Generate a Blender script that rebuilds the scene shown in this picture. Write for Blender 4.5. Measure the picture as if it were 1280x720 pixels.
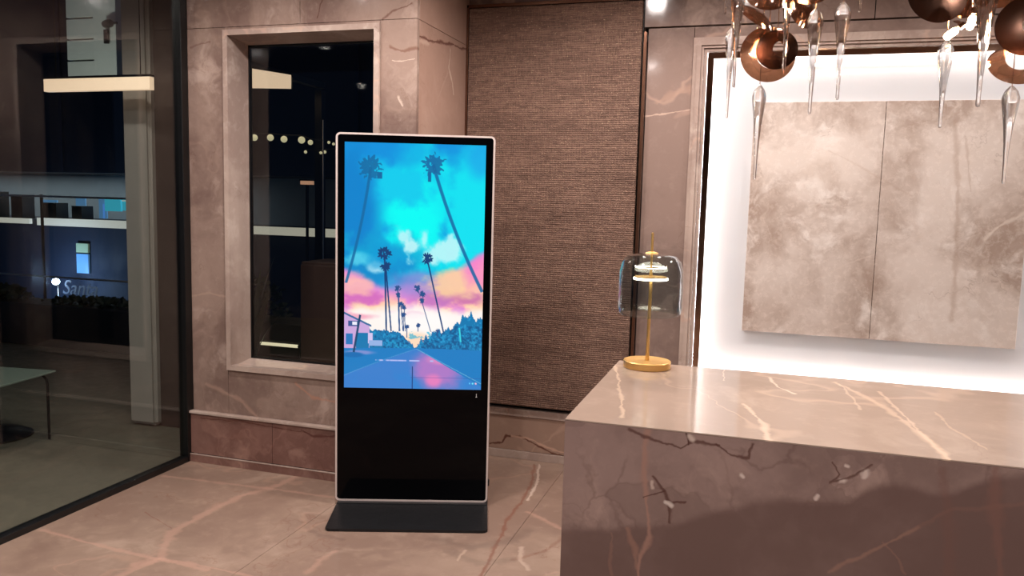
import bpy, bmesh, math, random
import numpy as np
from mathutils import Vector, Matrix
random.seed(7)
for o in list(bpy.data.objects): bpy.data.objects.remove(o)
S = bpy.context.scene
COL = S.collection
# ------------------------------------------------------------------ camera
FPX, PITCH, ROLL, YAW = 994.52, 0.1072066, 0.0257710, -0.2985473
CAM = Vector((3.09904, -3.79782, 1.55))
_f = Vector((math.sin(YAW)*math.cos(PITCH), math.cos(YAW)*math.cos(PITCH), -math.sin(PITCH)))
_r0 = Vector((math.cos(YAW), -math.sin(YAW), 0)); _u0 = _r0.cross(_f)
_r = math.cos(ROLL)*_r0 + math.sin(ROLL)*_u0; _u = _r.cross(_f)
cd = bpy.data.cameras.new('camera'); cam = bpy.data.objects.new('camera', cd); COL.objects.link(cam)
cd.sensor_width = 36; cd.lens = FPX*36/1280; cd.clip_start = 0.05; cd.clip_end = 200
M = Matrix((_r, _u, -_f)).transposed().to_4x4(); M.translation = CAM
cam.matrix_world = M
S.camera = cam
# ------------------------------------------------------------------ world, exposure
S.view_settings.view_transform = 'Standard'; S.view_settings.look = 'None'
S.view_settings.exposure = 0.0; S.view_settings.gamma = 1.0; S.view_settings.use_curve_mapping = False
w = bpy.data.worlds.new('night_sky'); S.world = w; w.use_nodes = True
w.node_tree.nodes['Background'].inputs[0].default_value = (0.10, 0.17, 0.36, 1)
w.node_tree.nodes['Background'].inputs[1].default_value = 0.14
# (ceiling downlights: x, y, watts) -- the lights are made with their fittings below
DOWNLIGHTS = [(0.6, -0.9, 10), (1.5, -0.95, 14), (2.35, -0.35, 13), (0.7, -2.4, 13), (2.0, -2.7, 14),
              (2.95, -0.2, 10), (4.2, -0.3, 11), (3.6, -4.6, 24), (1.6, -4.8, 16), (5.0, -3.0, 14)]
LED_STRENGTH = 34.0
BULB_WATTS = 2.6

def P(px, py, axis, val):
    """point of the picture (1280x720 frame) on the plane axis=val"""
    d = _r*((px-640)/FPX) + _u*((360-py)/FPX) + _f
    t = (val-CAM[axis])/d[axis]
    return CAM + d*t
def lin(c): return tuple(((x/255)/12.92 if x/255 <= .04045 else ((x/255+.055)/1.055)**2.4) for x in c)

# ------------------------------------------------------------------ object helpers
def newbm(): return bmesh.new()
def box(bm, x0, x1, y0, y1, z0, z1, bev=0.0, mat=None):
    r = bmesh.ops.create_cube(bm, size=1.0)
    vs = r['verts']
    for v in vs:
        v.co = Vector(((x0+x1)/2+v.co.x*(x1-x0), (y0+y1)/2+v.co.y*(y1-y0), (z0+z1)/2+v.co.z*(z1-z0)))
    if mat: bmesh.ops.transform(bm, matrix=mat, verts=vs)
    if bev > 0:
        es = list({e for v in vs for e in v.link_edges})
        bmesh.ops.bevel(bm, geom=es, offset=bev, segments=2, affect='EDGES', profile=.5)
    return bm
def lathe(bm, prof, seg=32, c=(0, 0, 0), mat=None, closed=False):
    rings = []
    allv = []
    for (r, z) in prof:
        if r < 1e-6:
            v = bm.verts.new((c[0], c[1], c[2]+z)); rings.append([v]); allv.append(v)
        else:
            ring = [bm.verts.new((c[0]+r*math.cos(2*math.pi*k/seg), c[1]+r*math.sin(2*math.pi*k/seg), c[2]+z)) for k in range(seg)]
            rings.append(ring); allv += ring
    n = len(rings)
    for i in range(n if closed else n-1):
        a, b = rings[i], rings[(i+1) % n]
        for k in range(seg):
            k2 = (k+1) % seg
            if len(a) == 1 and len(b) == 1: continue
            if len(a) == 1: f = bm.faces.new((a[0], b[k], b[k2]))
            elif len(b) == 1: f = bm.faces.new((a[k], b[0], a[k2]))
            else: f = bm.faces.new((a[k], b[k], b[k2], a[k2]))
            f.smooth = True
    if mat: bmesh.ops.transform(bm, matrix=mat, verts=allv)
    return bm
def tube(bm, pts, rad, seg=8, caps=True):
    pts = [Vector(p) for p in pts]; rings = []
    for i, p in enumerate(pts):
        t = (pts[min(i+1, len(pts)-1)]-pts[max(i-1, 0)]).normalized()
        a = t.orthogonal().normalized() if i == 0 else (prev - t*prev.dot(t)).normalized()
        prev = a; b = t.cross(a)
        r = rad[i] if isinstance(rad, (list, tuple)) else rad
        rings.append([bm.verts.new(p + r*(a*math.cos(2*math.pi*k/seg)+b*math.sin(2*math.pi*k/seg))) for k in range(seg)])
    for i in range(len(rings)-1):
        for k in range(seg):
            f = bm.faces.new((rings[i][k], rings[i][(k+1) % seg], rings[i+1][(k+1) % seg], rings[i+1][k])); f.smooth = True
    if caps:
        bm.faces.new(rings[0][::-1]); bm.faces.new(rings[-1])
    return bm
def prism(bm, poly, vec):
    """closed polygon (3D points) pushed along vec"""
    a = [bm.verts.new(p) for p in poly]; b = [bm.verts.new(Vector(p)+Vector(vec)) for p in poly]
    n = len(a)
    bm.faces.new(a); bm.faces.new(b[::-1])
    for i in range(n): bm.faces.new((a[i], b[i], b[(i+1) % n], a[(i+1) % n]))
    return bm
def obj(name, bm, mat, parent=None, loc=None):
    bmesh.ops.recalc_face_normals(bm, faces=bm.faces)
    me = bpy.data.meshes.new(name); bm.to_mesh(me); bm.free()
    if any(p.use_smooth for p in me.polygons):
        sm_ = [p.use_smooth for p in me.polygons]; me.set_sharp_from_angle(angle=math.radians(42)); me.polygons.foreach_set('use_smooth', sm_)
    if mat: me.materials.append(mat)
    o = bpy.data.objects.new(name, me); COL.objects.link(o)
    if parent is not None:
        o.parent = parent
    if loc is not None: o.location = loc
    return o
def tag(o, label, cat, group=None):
    o['label'] = label; o['category'] = cat
    if group: o['group'] = group
    return o
def thing(name, label, cat, loc=(0, 0, 0), rz=0, group=None):
    o = bpy.data.objects.new(name, None); COL.objects.link(o); o.location = loc; o.rotation_euler = (0, 0, rz)
    o.empty_display_size = .1
    return tag(o, label, cat, group)
def struct(name, bm=None, mat=None, label=None):
    if bm is None:
        o = bpy.data.objects.new(name, None); COL.objects.link(o); o.empty_display_size = .1
    else: o = obj(name, bm, mat)
    o['kind'] = 'structure'
    if label: o['label'] = label
    return o
def B(x0, x1, y0, y1, z0, z1, bev=0.0): return box(newbm(), x0, x1, y0, y1, z0, z1, bev)

# ------------------------------------------------------------------ material helpers
class NT:
    def __init__(s, name):
        s.m = bpy.data.materials.new(name); s.m.use_nodes = True; s.t = s.m.node_tree
        s.bsdf = s.t.nodes['Principled BSDF']; s.out = s.t.nodes['Material Output']
    def n(s, ty, **kw):
        nd = s.t.nodes.new(ty)
        for k, v in kw.items(): setattr(nd, k, v)
        return nd
    def l(s, a, b): s.t.links.new(a, b)
    def set(s, inp, v):
        if hasattr(v, 'is_linked') or isinstance(v, bpy.types.NodeSocket): s.l(v, inp)
        else: inp.default_value = v
    def math(s, op, a, b=0.0, c=None, clamp=False):
        nd = s.n('ShaderNodeMath', operation=op); nd.use_clamp = clamp
        s.set(nd.inputs[0], a); s.set(nd.inputs[1], b)
        if c is not None: s.set(nd.inputs[2], c)
        return nd.outputs[0]
    def vm(s, op, a, b=None, scale=None):
        nd = s.n('ShaderNodeVectorMath', operation=op); s.set(nd.inputs[0], a)
        if b is not None: s.set(nd.inputs[1], b)
        if scale is not None: s.set(nd.inputs[3], scale)
        return nd.outputs[1] if op in ('LENGTH', 'DISTANCE', 'DOT_PRODUCT') else nd.outputs[0]
    def noise(s, vec, scale, detail=4, rough=.55, dist=0.0, col=False):
        nd = s.n('ShaderNodeTexNoise'); s.set(nd.inputs['Vector'], vec)
        nd.inputs['Scale'].default_value = scale; nd.inputs['Detail'].default_value = detail
        nd.inputs['Roughness'].default_value = rough; nd.inputs['Distortion'].default_value = dist
        return nd.outputs['Color' if col else 'Fac']
    def mix(s, fac, a, b):
        nd = s.n('ShaderNodeMix', data_type='RGBA'); s.set(nd.inputs[0], fac)
        s.set(nd.inputs[6], a if not isinstance(a, tuple) else (*a, 1)[:4]); s.set(nd.inputs[7], b if not isinstance(b, tuple) else (*b, 1)[:4])
        return nd.outputs[2]
    def rng(s, v, a, b, c=0.0, d=1.0, smooth=True):
        nd = s.n('ShaderNodeMapRange', interpolation_type='SMOOTHSTEP' if smooth else 'LINEAR'); s.set(nd.inputs[0], v)
        for i, q in enumerate((a, b, c, d)): s.set(nd.inputs[i+1], q)
        return nd.outputs[0]
_seg = None
def seg_group():
    global _seg
    if _seg: return _seg
    g = bpy.data.node_groups.new('segment_distance', 'ShaderNodeTree')
    for nm in ('P', 'A', 'BA'): g.interface.new_socket(nm, in_out='INPUT', socket_type='NodeSocketVector')
    g.interface.new_socket('D', in_out='OUTPUT', socket_type='NodeSocketFloat')
    i = g.nodes.new('NodeGroupInput'); o = g.nodes.new('NodeGroupOutput')
    def vm(op, a, b=None, sc=None):
        n = g.nodes.new('ShaderNodeVectorMath'); n.operation = op; g.links.new(a, n.inputs[0])
        if b is not None: g.links.new(b, n.inputs[1])
        if sc is not None: g.links.new(sc, n.inputs[3])
        return n
    pa = vm('SUBTRACT', i.outputs[0], i.outputs[1]).outputs[0]
    d1 = vm('DOT_PRODUCT', pa, i.outputs[2]).outputs[1]; d2 = vm('DOT_PRODUCT', i.outputs[2], i.outputs[2]).outputs[1]
    dv = g.nodes.new('ShaderNodeMath'); dv.operation = 'DIVIDE'; dv.use_clamp = True
    g.links.new(d1, dv.inputs[0]); g.links.new(d2, dv.inputs[1])
    bs = vm('SCALE', i.outputs[2], None, dv.outputs[0]).outputs[0]
    ln = vm('DISTANCE', pa, bs).outputs[1]; g.links.new(ln, o.inputs[0])
    _seg = g; return g
VS = 1.0
def marble(name, base, dark, light, vein=(205, 170, 150), crack=(95, 60, 48), scale=1.0, veins=(), axis=None, rough=.1,
           crack_amt=.5, vein_amt=.5, contrast=1.0, lower=None, seed=0.0, breccia=0.0, warp=.012, vs=1.0):
    """veins: list of (polyline of world points, half width, colour, strength)"""
    N = NT(name); geo = N.n('ShaderNodeNewGeometry'); p0 = geo.outputs['Position']
    p = N.vm('ADD', p0, (seed, seed*.7, seed*.3))
    wv = N.vm('SUBTRACT', N.noise(p, 1.1*scale, 4, .6, col=True), (.5, .5, .5))
    pw = N.vm('ADD', p, N.vm('SCALE', wv, scale=.9/scale))
    n1 = N.noise(pw, .9*scale, 6, .6); n2 = N.noise(pw, 2.6*scale, 5, .62); n3 = N.noise(p, 14*scale, 4, .7)
    base, dark, light, vein, crack = map(lin, (base, dark, light, vein, crack))
    c = N.mix(N.math('MULTIPLY', N.rng(n1, .38, .62), .8*contrast, clamp=True), base, dark)
    c = N.mix(N.math('MULTIPLY', N.rng(n2, .52, .72), .75*contrast, clamp=True), c, light)
    c = N.mix(N.math('MULTIPLY', N.rng(n3, .5, .75), .22), c, light)
    # soft wandering veins and hair cracks
    a = N.math('ABSOLUTE', N.math('SUBTRACT', N.noise(pw, .75*scale, 3, .5), .5))
    thick = N.rng(N.noise(p, 3*scale, 2), .35, .65, .002, .02)
    m1 = N.rng(a, 0.0, thick, 1.0, 0.0)
    c = N.mix(N.math('MULTIPLY', m1, vein_amt), c, vein)
    a2 = N.math('ABSOLUTE', N.math('SUBTRACT', N.noise(pw, 1.7*scale, 5, .55), .47))
    gate = N.rng(N.noise(p, 1.3*scale, 2), .5, .62)
    m2 = N.math('MULTIPLY', N.rng(a2, 0.0, .008, 1.0, 0.0), gate)
    c = N.mix(N.math('MULTIPLY', m2, crack_amt), c, crack)
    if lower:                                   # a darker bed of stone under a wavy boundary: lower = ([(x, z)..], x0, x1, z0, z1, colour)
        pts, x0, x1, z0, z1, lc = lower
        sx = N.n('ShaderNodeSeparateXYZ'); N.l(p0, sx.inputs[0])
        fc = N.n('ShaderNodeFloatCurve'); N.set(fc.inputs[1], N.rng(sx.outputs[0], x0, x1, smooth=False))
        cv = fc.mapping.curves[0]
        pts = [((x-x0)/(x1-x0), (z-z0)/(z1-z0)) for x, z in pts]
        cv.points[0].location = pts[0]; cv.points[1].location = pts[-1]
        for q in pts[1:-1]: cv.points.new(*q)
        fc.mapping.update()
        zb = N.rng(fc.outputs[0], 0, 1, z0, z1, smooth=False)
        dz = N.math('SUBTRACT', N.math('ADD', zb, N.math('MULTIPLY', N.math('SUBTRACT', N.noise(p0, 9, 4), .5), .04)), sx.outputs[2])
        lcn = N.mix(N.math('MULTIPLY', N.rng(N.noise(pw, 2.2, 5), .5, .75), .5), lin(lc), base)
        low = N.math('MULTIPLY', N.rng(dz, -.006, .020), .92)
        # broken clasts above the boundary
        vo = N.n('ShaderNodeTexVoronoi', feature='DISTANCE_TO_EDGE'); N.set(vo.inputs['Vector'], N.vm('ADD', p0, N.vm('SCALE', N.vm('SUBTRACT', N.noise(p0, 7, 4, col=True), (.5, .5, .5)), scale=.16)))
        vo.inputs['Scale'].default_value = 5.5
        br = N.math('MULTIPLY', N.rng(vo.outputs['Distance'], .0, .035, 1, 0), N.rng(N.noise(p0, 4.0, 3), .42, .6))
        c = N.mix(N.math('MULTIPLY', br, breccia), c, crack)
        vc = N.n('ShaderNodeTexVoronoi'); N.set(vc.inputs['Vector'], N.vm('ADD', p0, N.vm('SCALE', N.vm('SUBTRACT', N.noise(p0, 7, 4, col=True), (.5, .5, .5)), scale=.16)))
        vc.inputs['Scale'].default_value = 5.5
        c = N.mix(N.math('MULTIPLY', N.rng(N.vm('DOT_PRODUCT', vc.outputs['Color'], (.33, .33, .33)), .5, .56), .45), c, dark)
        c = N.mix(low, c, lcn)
    if veins:
        mask_axis = {'x': (0, 1, 1), 'y': (1, 0, 1), 'z': (1, 1, 0)}[axis]
        q = N.vm('MULTIPLY', N.vm('ADD', p0, N.vm('SCALE', N.vm('SUBTRACT', N.noise(p0, 11, 4, .65, col=True), (.5, .5, .5)), scale=warp*2.4)), mask_axis)
        wn = N.rng(N.noise(p0, 14, 3), .3, .7, .35, 1.35)
        for poly, hw, colr, st in veins:
            d = None
            for A, Bp in zip(poly[:-1], poly[1:]):
                g = N.n('ShaderNodeGroup'); g.node_tree = seg_group(); N.l(q, g.inputs[0])
                A2 = Vector([A[i]*mask_axis[i] for i in range(3)]); B2 = Vector([Bp[i]*mask_axis[i] for i in range(3)])
                g.inputs[1].default_value = A2; g.inputs[2].default_value = B2-A2
                d = g.outputs[0] if d is None else N.math('MINIMUM', d, g.outputs[0])
            wd = N.math('MULTIPLY', wn, hw)
            m = N.rng(d, N.math('MULTIPLY', wd, .1), wd, st*vs, 0.0)
            c = N.mix(m, c, lin(colr))
    N.l(c, N.bsdf.inputs['Base Color'])
    N.set(N.bsdf.inputs['Roughness'], N.rng(n3, .3, .7, rough*.8, rough*1.25))
    N.bsdf.inputs['IOR'].default_value = 1.5
    return N.m
def plain(name, col, rough=.5, metal=0.0, noise=0.0, nscale=30, emis=None, strength=0.0, bump=0.0):
    N = NT(name); b = N.bsdf
    tc = N.n('ShaderNodeTexCoord')
    nz = N.noise(tc.outputs['Object'], nscale, 4)
    c = lin(col)
    cc = N.mix(nz, tuple(max(0, x*(1-noise)) for x in c), tuple(min(1, x*(1+noise)) for x in c))
    N.l(cc, b.inputs['Base Color'])
    b.inputs['Metallic'].default_value = metal
    N.set(b.inputs['Roughness'], N.rng(nz, .3, .7, rough*.9, min(1, rough*1.1)))
    if emis:
        b.inputs['Emission Color'].default_value = (*lin(emis), 1); b.inputs['Emission Strength'].default_value = strength
    if bump:
        bp = N.n('ShaderNodeBump'); bp.inputs['Strength'].default_value = bump; bp.inputs['Distance'].default_value = .002
        N.l(nz, bp.inputs['Height']); N.l(bp.outputs[0], b.inputs['Normal'])
    return N.m
def thin_glass(name, tint=(1, 1, 1), rough=0.0, ior=1.45, refl=1.0):
    N = NT(name); N.t.nodes.remove(N.bsdf)
    tr = N.n('ShaderNodeBsdfTransparent'); tr.inputs[0].default_value = (*tint, 1)
    gl = N.n('ShaderNodeBsdfGlossy'); gl.inputs['Roughness'].default_value = rough; gl.inputs[0].default_value = (1, 1, 1, 1)
    fr = N.n('ShaderNodeFresnel'); ge = N.n('ShaderNodeNewGeometry')
    N.l(N.rng(ge.outputs['Backfacing'], 0, 1, ior, 1/ior, smooth=False), fr.inputs[0])
    f = N.math('MULTIPLY', fr.outputs[0], refl, clamp=True)
    mx = N.n('ShaderNodeMixShader'); N.l(f, mx.inputs[0]); N.l(tr.outputs[0], mx.inputs[1]); N.l(gl.outputs[0], mx.inputs[2])
    N.l(mx.outputs[0], N.out.inputs[0]); return N.m
def solid_glass(name, col=(1, 1, 1), rough=0.0):
    N = NT(name); b = N.bsdf
    b.inputs['Base Color'].default_value = (*col, 1); b.inputs['Transmission Weight'].default_value = 1
    b.inputs['Roughness'].default_value = rough; b.inputs['IOR'].default_value = 1.5
    return N.m

# ------------------------------------------------------------------ materials
def pl(pts, axis, val): return [P(x, y, axis, val) for x, y in pts]
PEACH = (190, 150, 132); RUST = (120, 66, 48); PALE = (226, 205, 188)
floor_veins = [
    (pl([(52, 663), (110, 678), (165, 692), (199, 699), (260, 712)], 2, 0), 0.024, PEACH, .8),
    (pl([(170, 706), (199, 699), (215, 665), (260, 640), (300, 620), (345, 608), (370, 595)], 2, 0), 0.044, PEACH, .7),
    (pl([(150, 720), (199, 699)], 2, 0), 0.030, PEACH, .7),
    (pl([(205, 595), (270, 603), (345, 612), (418, 622)], 2, 0), 0.024, PEACH, .6),
    (pl([(199, 699), (240, 704), (320, 722)], 2, 0), 0.016, PEACH, .6),
    (pl([(668, 580), (664, 605), (650, 630), (632, 652), (628, 668), (616, 690), (600, 722)], 2, 0), .018, RUST, .85),
    (pl([(674, 580), (671, 605), (660, 625)], 2, 0), .014, PALE, .85),
    (pl([(182, 640), (205, 655), (214, 660)], 2, 0), .006, RUST, .6),
    (pl([(640, 700), (680, 690), (704, 672)], 2, 0), .02, RUST, .5),
    (pl([(386, 715), (400, 700), (418, 690)], 2, 0), 0.024, PEACH, .5),
    (pl([(660, 640), (690, 655), (704, 662)], 2, 0), 0.024, PEACH, .6),
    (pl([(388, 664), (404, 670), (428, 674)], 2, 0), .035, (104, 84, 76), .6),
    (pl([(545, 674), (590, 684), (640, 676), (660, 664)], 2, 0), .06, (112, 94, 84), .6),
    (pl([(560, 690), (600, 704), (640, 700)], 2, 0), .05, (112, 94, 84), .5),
    (pl([(652, 684), (650, 700), (660, 712)], 2, 0), .018, (200, 176, 158), .8),
    (pl([(572, 700), (582, 688)], 2, 0), .012, (196, 170, 150), .8),
]
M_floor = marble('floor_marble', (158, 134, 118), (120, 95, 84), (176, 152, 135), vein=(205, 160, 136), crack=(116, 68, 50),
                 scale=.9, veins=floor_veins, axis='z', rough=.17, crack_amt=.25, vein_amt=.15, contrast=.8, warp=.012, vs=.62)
wall_veins = [
    (pl([(403, 0), (400, 8), (397, 22)], 1, 0), .007, (92, 60, 52), .8),
    (pl([(478, 24), (490, 14), (515, 5)], 1, 0), .009, (105, 72, 62), .7),
    (pl([(488, 58), (505, 64), (520, 60)], 1, 0), .012, (120, 84, 70), .7),
    (pl([(490, 75), (502, 77), (518, 74)], 1, 0), .007, PALE, .6),
    (pl([(498, 122), (503, 132)], 1, 0), .012, PALE, .6),
    (pl([(238, 60), (262, 52)], 1, 0), .008, (110, 78, 68), .6),
    (pl([(240, 370), (262, 366), (285, 372)], 1, 0), .012, (178, 150, 134), .6),
    (pl([(258, 480), (300, 500), (330, 530)], 1, 0), .02, (176, 144, 128), .5),
    (pl([(370, 480), (390, 497), (418, 502)], 1, 0), .014, (182, 132, 110), .6),
]
M_wall = marble('wall_marble', (156, 133, 121), (110, 87, 80), (184, 162, 150), vein=(188, 158, 142), crack=(100, 66, 56),
                scale=1.5, veins=wall_veins, axis='y', rough=.12, crack_amt=.3, vein_amt=.12)
plinth_veins = [
    (pl([(376, 538), (392, 546), (418, 545)], 1, -.03), .010, (84, 48, 42), .9),
    (pl([(250, 523), (300, 527), (350, 536), (380, 541)], 1, -.03), .006, (96, 56, 48), .8),
]
M_plinth = marble('plinth_marble', (136, 102, 92), (104, 72, 65), (152, 118, 106), vein=(190, 146, 128), crack=(84, 46, 40),
                  scale=1.6, veins=plinth_veins, axis='y', rough=.12, crack_amt=.3, vein_amt=.12)
plinth2_veins = [
    (pl([(612, 554), (628, 553), (633, 545), (650, 546), (670, 556), (690, 567), (706, 571)], 1, .72), .011, (92, 50, 38), .9),
    (pl([(640, 545), (665, 550), (685, 560), (706, 567)], 1, .72), .012, (206, 168, 146), .7),
]
M_plinth2 = marble('recess_plinth_marble', (160, 132, 116), (130, 102, 90), (178, 150, 132), scale=1.4, veins=plinth2_veins,
                   axis='y', rough=.12, crack_amt=.2, vein_amt=.3, seed=3)
ret_veins = [
    (pl([(521, 43), (536, 51), (547, 52), (563, 55), (578, 61), (586, 61)], 0, 1.396), .013, (104, 68, 58), .9),
    (pl([(523, 50), (536, 55)], 0, 1.396), .018, (196, 170, 152), .6),
    (pl([(563, 62), (561, 85), (565, 100), (567, 118)], 0, 1.396), .012, (208, 184, 166), .8),
    (pl([(545, 130), (560, 90)], 0, 1.396), .01, (182, 152, 136), .5),
]
M_return = marble('return_marble', (172, 140, 124), (152, 122, 108), (186, 156, 140), scale=.8, veins=ret_veins, axis='x', rough=.13,
                  crack_amt=.1, vein_amt=.25, contrast=.6, seed=5)
niche_wall_veins = [
    (pl([(806, 145), (830, 142), (862, 138)], 1, .745), .008, (206, 178, 160), .8),
    (pl([(822, 128), (840, 118), (862, 112)], 1, .745), .03, (182, 150, 132), .5),
]
M_nwall = marble('niche_wall_marble', (146, 124, 114), (110, 92, 86), (172, 150, 138), scale=1.3, veins=niche_wall_veins, axis='y',
                 rough=.1, crack_amt=.3, vein_amt=.35, seed=9)
M_trim = marble('trim_marble', (184, 164, 152), (156, 134, 124), (204, 186, 174), scale=2.0, rough=.1, crack_amt=.3, vein_amt=.4, seed=2)
inner_veins = [
    (pl([(1232, 300), (1245, 285), (1275, 270), (1290, 262)], 1, .80), .014, (222, 208, 196), .7),
    (pl([(1195, 150), (1198, 230), (1196, 330), (1190, 400)], 1, .80), .022, (176, 152, 136), .45),
    (pl([(1208, 170), (1214, 240)], 1, .80), .010, (176, 152, 136), .4),
    (pl([(1036, 188), (1070, 205), (1105, 225), (1140, 245)], 1, .80), .009, (180, 156, 140), .3),
    (pl([(1000, 360), (1060, 330), (1092, 318)], 1, .80), .006, (214, 198, 186), .6),
    (pl([(1130, 370), (1150, 388)], 1, .80), .014, (226, 214, 204), .6),
    (pl([(1010, 262), (1030, 250), (1050, 254)], 1, .80), .016, (218, 204, 192), .5),
]
M_inner = marble('niche_panel_marble', (220, 206, 196), (166, 144, 130), (238, 228, 220), vein=(218, 202, 190), crack=(130, 104, 90),
                 scale=1.9, contrast=1.15, veins=inner_veins, axis='y', rough=.25, crack_amt=.35, vein_amt=.25, seed=12)
DT = 1.05; DY0 = -2.02; DY1 = -1.265; DX = 2.69
top_veins = [
    (pl([(768, 455), (774, 480), (778, 522)], 2, DT), .008, (226, 200, 176), .7),
    (pl([(962, 472), (972, 484), (992, 492)], 2, DT), .008, (236, 214, 194), .9),
    (pl([(930, 505), (948, 522), (956, 530), (960, 552)], 2, DT), .011, (226, 200, 178), .8),
    (pl([(1045, 478), (1080, 495), (1110, 512), (1148, 540), (1175, 560), (1186, 580)], 2, DT), .016, (218, 190, 166), .75),
    (pl([(1100, 490), (1130, 520), (1160, 548), (1192, 580)], 2, DT), .008, (224, 196, 172), .7),
    (pl([(1050, 480), (1068, 500), (1075, 512)], 2, DT), .006, (222, 196, 174), .6),
    (pl([(1168, 515), (1190, 535), (1235, 562)], 2, DT), .006, (210, 182, 158), .6),
    (pl([(905, 462), (905, 476)], 2, DT), .006, (226, 200, 178), .6),
]
M_top = marble('desk_top_marble', (174, 154, 140), (150, 130, 117), (188, 169, 154), vein=(214, 186, 164), scale=1.1, veins=top_veins,
               axis='z', rough=.09, crack_amt=.1, vein_amt=.3, contrast=.7, seed=21, vs=.75)
lb = [P(x, y, 1, DY0) for x, y in [(704, 660), (770, 658), (830, 655), (870, 642), (905, 632), (960, 624), (1060, 622), (1090, 606), (1130, 606), (1180, 612), (1230, 598), (1262, 592), (1290, 586)]]
front_veins = [
    (pl([(812, 533), (806, 560), (807, 600), (808, 640), (812, 670), (800, 695), (796, 730)], 1, DY0), .012, (160, 122, 108), .75),
    (pl([(783, 660), (792, 690), (798, 720)], 1, DY0), .012, (150, 112, 98), .6),
    (pl([(858, 540), (861, 556)], 1, DY0), .004, (72, 42, 38), .9),
    (pl([(788, 538), (806, 548), (826, 554), (850, 560), (868, 552), (900, 556)], 1, DY0), .006, (82, 52, 46), .8),
    (pl([(818, 596), (828, 612), (836, 630), (838, 652)], 1, DY0), .007, (84, 56, 50), .85),
    (pl([(804, 622), (830, 614)], 1, DY0), .003, (80, 50, 44), .8),
    (pl([(832, 630), (856, 628)], 1, DY0), .004, (80, 50, 44), .85),
    (pl([(896, 555), (914, 570), (936, 572), (942, 556)], 1, DY0), .006, (84, 54, 48), .8),
    (pl([(862, 546), (866, 550)], 1, DY0), .010, (196, 176, 164), .95),
    (pl([(832, 628), (838, 632)], 1, DY0), .007, (206, 190, 180), .95),
    (pl([(815, 603), (816, 610)], 1, DY0), .007, (190, 168, 156), .9),
    (pl([(925, 594), (928, 596)], 1, DY0), .007, (206, 188, 178), .95),
    (pl([(1058, 582), (1061, 583)], 1, DY0), .010, (206, 186, 176), .95),
    (pl([(1082, 588), (1081, 595)], 1, DY0), .010, (206, 186, 176), .95),
    (pl([(1052, 601), (1057, 601)], 1, DY0), .009, (206, 186, 176), .95),
    (pl([(1020, 623), (1023, 620)], 1, DY0), .006, (206, 186, 176), .95),
    (pl([(1040, 580), (1050, 594), (1040, 604), (1066, 596), (1090, 580)], 1, DY0), .005, (88, 60, 54), .8),
    (pl([(1036, 716), (1060, 700), (1078, 694), (1120, 675), (1150, 660)], 1, DY0), .006, (150, 114, 100), .6),
    (pl([(1105, 678), (1122, 700), (1130, 716)], 1, DY0), .005, (138, 104, 92), .5),
    (pl([(1150, 660), (1190, 638), (1260, 632), (1290, 630)], 1, DY0), .007, (128, 96, 86), .4),
    (pl([(1243, 586), (1244, 640), (1250, 720)], 1, DY0), .02, (128, 92, 82), .5),
    (pl([(1180, 590), (1186, 640), (1185, 720)], 1, DY0), .02, (116, 84, 76), .4),
    (pl([(762, 665), (764, 718)], 1, DY0), .006, (138, 104, 92), .5),
]
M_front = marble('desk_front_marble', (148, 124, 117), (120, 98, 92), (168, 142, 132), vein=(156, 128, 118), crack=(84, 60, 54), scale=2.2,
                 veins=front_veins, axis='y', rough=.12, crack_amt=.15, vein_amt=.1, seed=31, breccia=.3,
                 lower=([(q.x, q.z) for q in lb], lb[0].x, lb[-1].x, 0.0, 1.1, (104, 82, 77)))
M_plaster = plain('ceiling_plaster', (120, 100, 88), .8, noise=.05)
M_brass = plain('brushed_brass', (236, 192, 122), .42, 1.0, .03, 60)
M_bronze = plain('rose_gold_mirror', (206, 172, 150), .07, 1.0, .05, 8)
M_bronze_dark = plain('dark_bronze_satin', (100, 74, 62), .22, 1.0, .08, 12)
M_bronze_strip = plain('bronze_frame_metal', (122, 86, 68), .25, .85, .15, 6)
M_black = plain('black_powder_coat', (12, 12, 13), .35, 0, .1, 40)
M_blackmetal = plain('dark_grey_steel', (42, 42, 44), .38, .6, .08, 40)
M_silver = plain('pink_silver_trim', (216, 200, 194), .4, .25, .04, 40)
M_bezel = plain('glossy_black_glass', (4, 4, 6), .05, 0, .05, 10); M_bezel.node_tree.nodes['Principled BSDF'].inputs['Specular IOR Level'].default_value = .12
M_glass = thin_glass('window_glass', (.84, .86, .84), ior=1.5)
M_drop = solid_glass('crystal_glass', (1, .985, .97))
_t = M_drop.node_tree; _a = _t.nodes.new('ShaderNodeMixShader'); _b = _t.nodes.new('ShaderNodeBsdfTransparent'); _a.inputs[0].default_value = .38
_t.links.new(_t.nodes['Principled BSDF'].outputs[0], _a.inputs[1]); _t.links.new(_b.outputs[0], _a.inputs[2]); _t.links.new(_a.outputs[0], _t.nodes['Material Output'].inputs[0])
M_shade = thin_glass('smoked_lamp_glass', (.80, .835, .84), ior=1.5, refl=1.1)
M_board = plain('white_backing_board', (198, 200, 203), .6, 0, .01, 10)
M_led = plain('led_strip', (255, 244, 232), .5, emis=(255, 252, 250), strength=LED_STRENGTH)
M_bulb = plain('halogen_bulb', (255, 240, 220), .4, emis=(255, 214, 160), strength=60)
M_lampled = plain('lamp_led_glow', (255, 250, 240), .4, emis=(255, 240, 215), strength=10)
M_downlight = plain('downlight_lens', (255, 240, 220), .4, emis=(255, 206, 170), strength=12)
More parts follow.
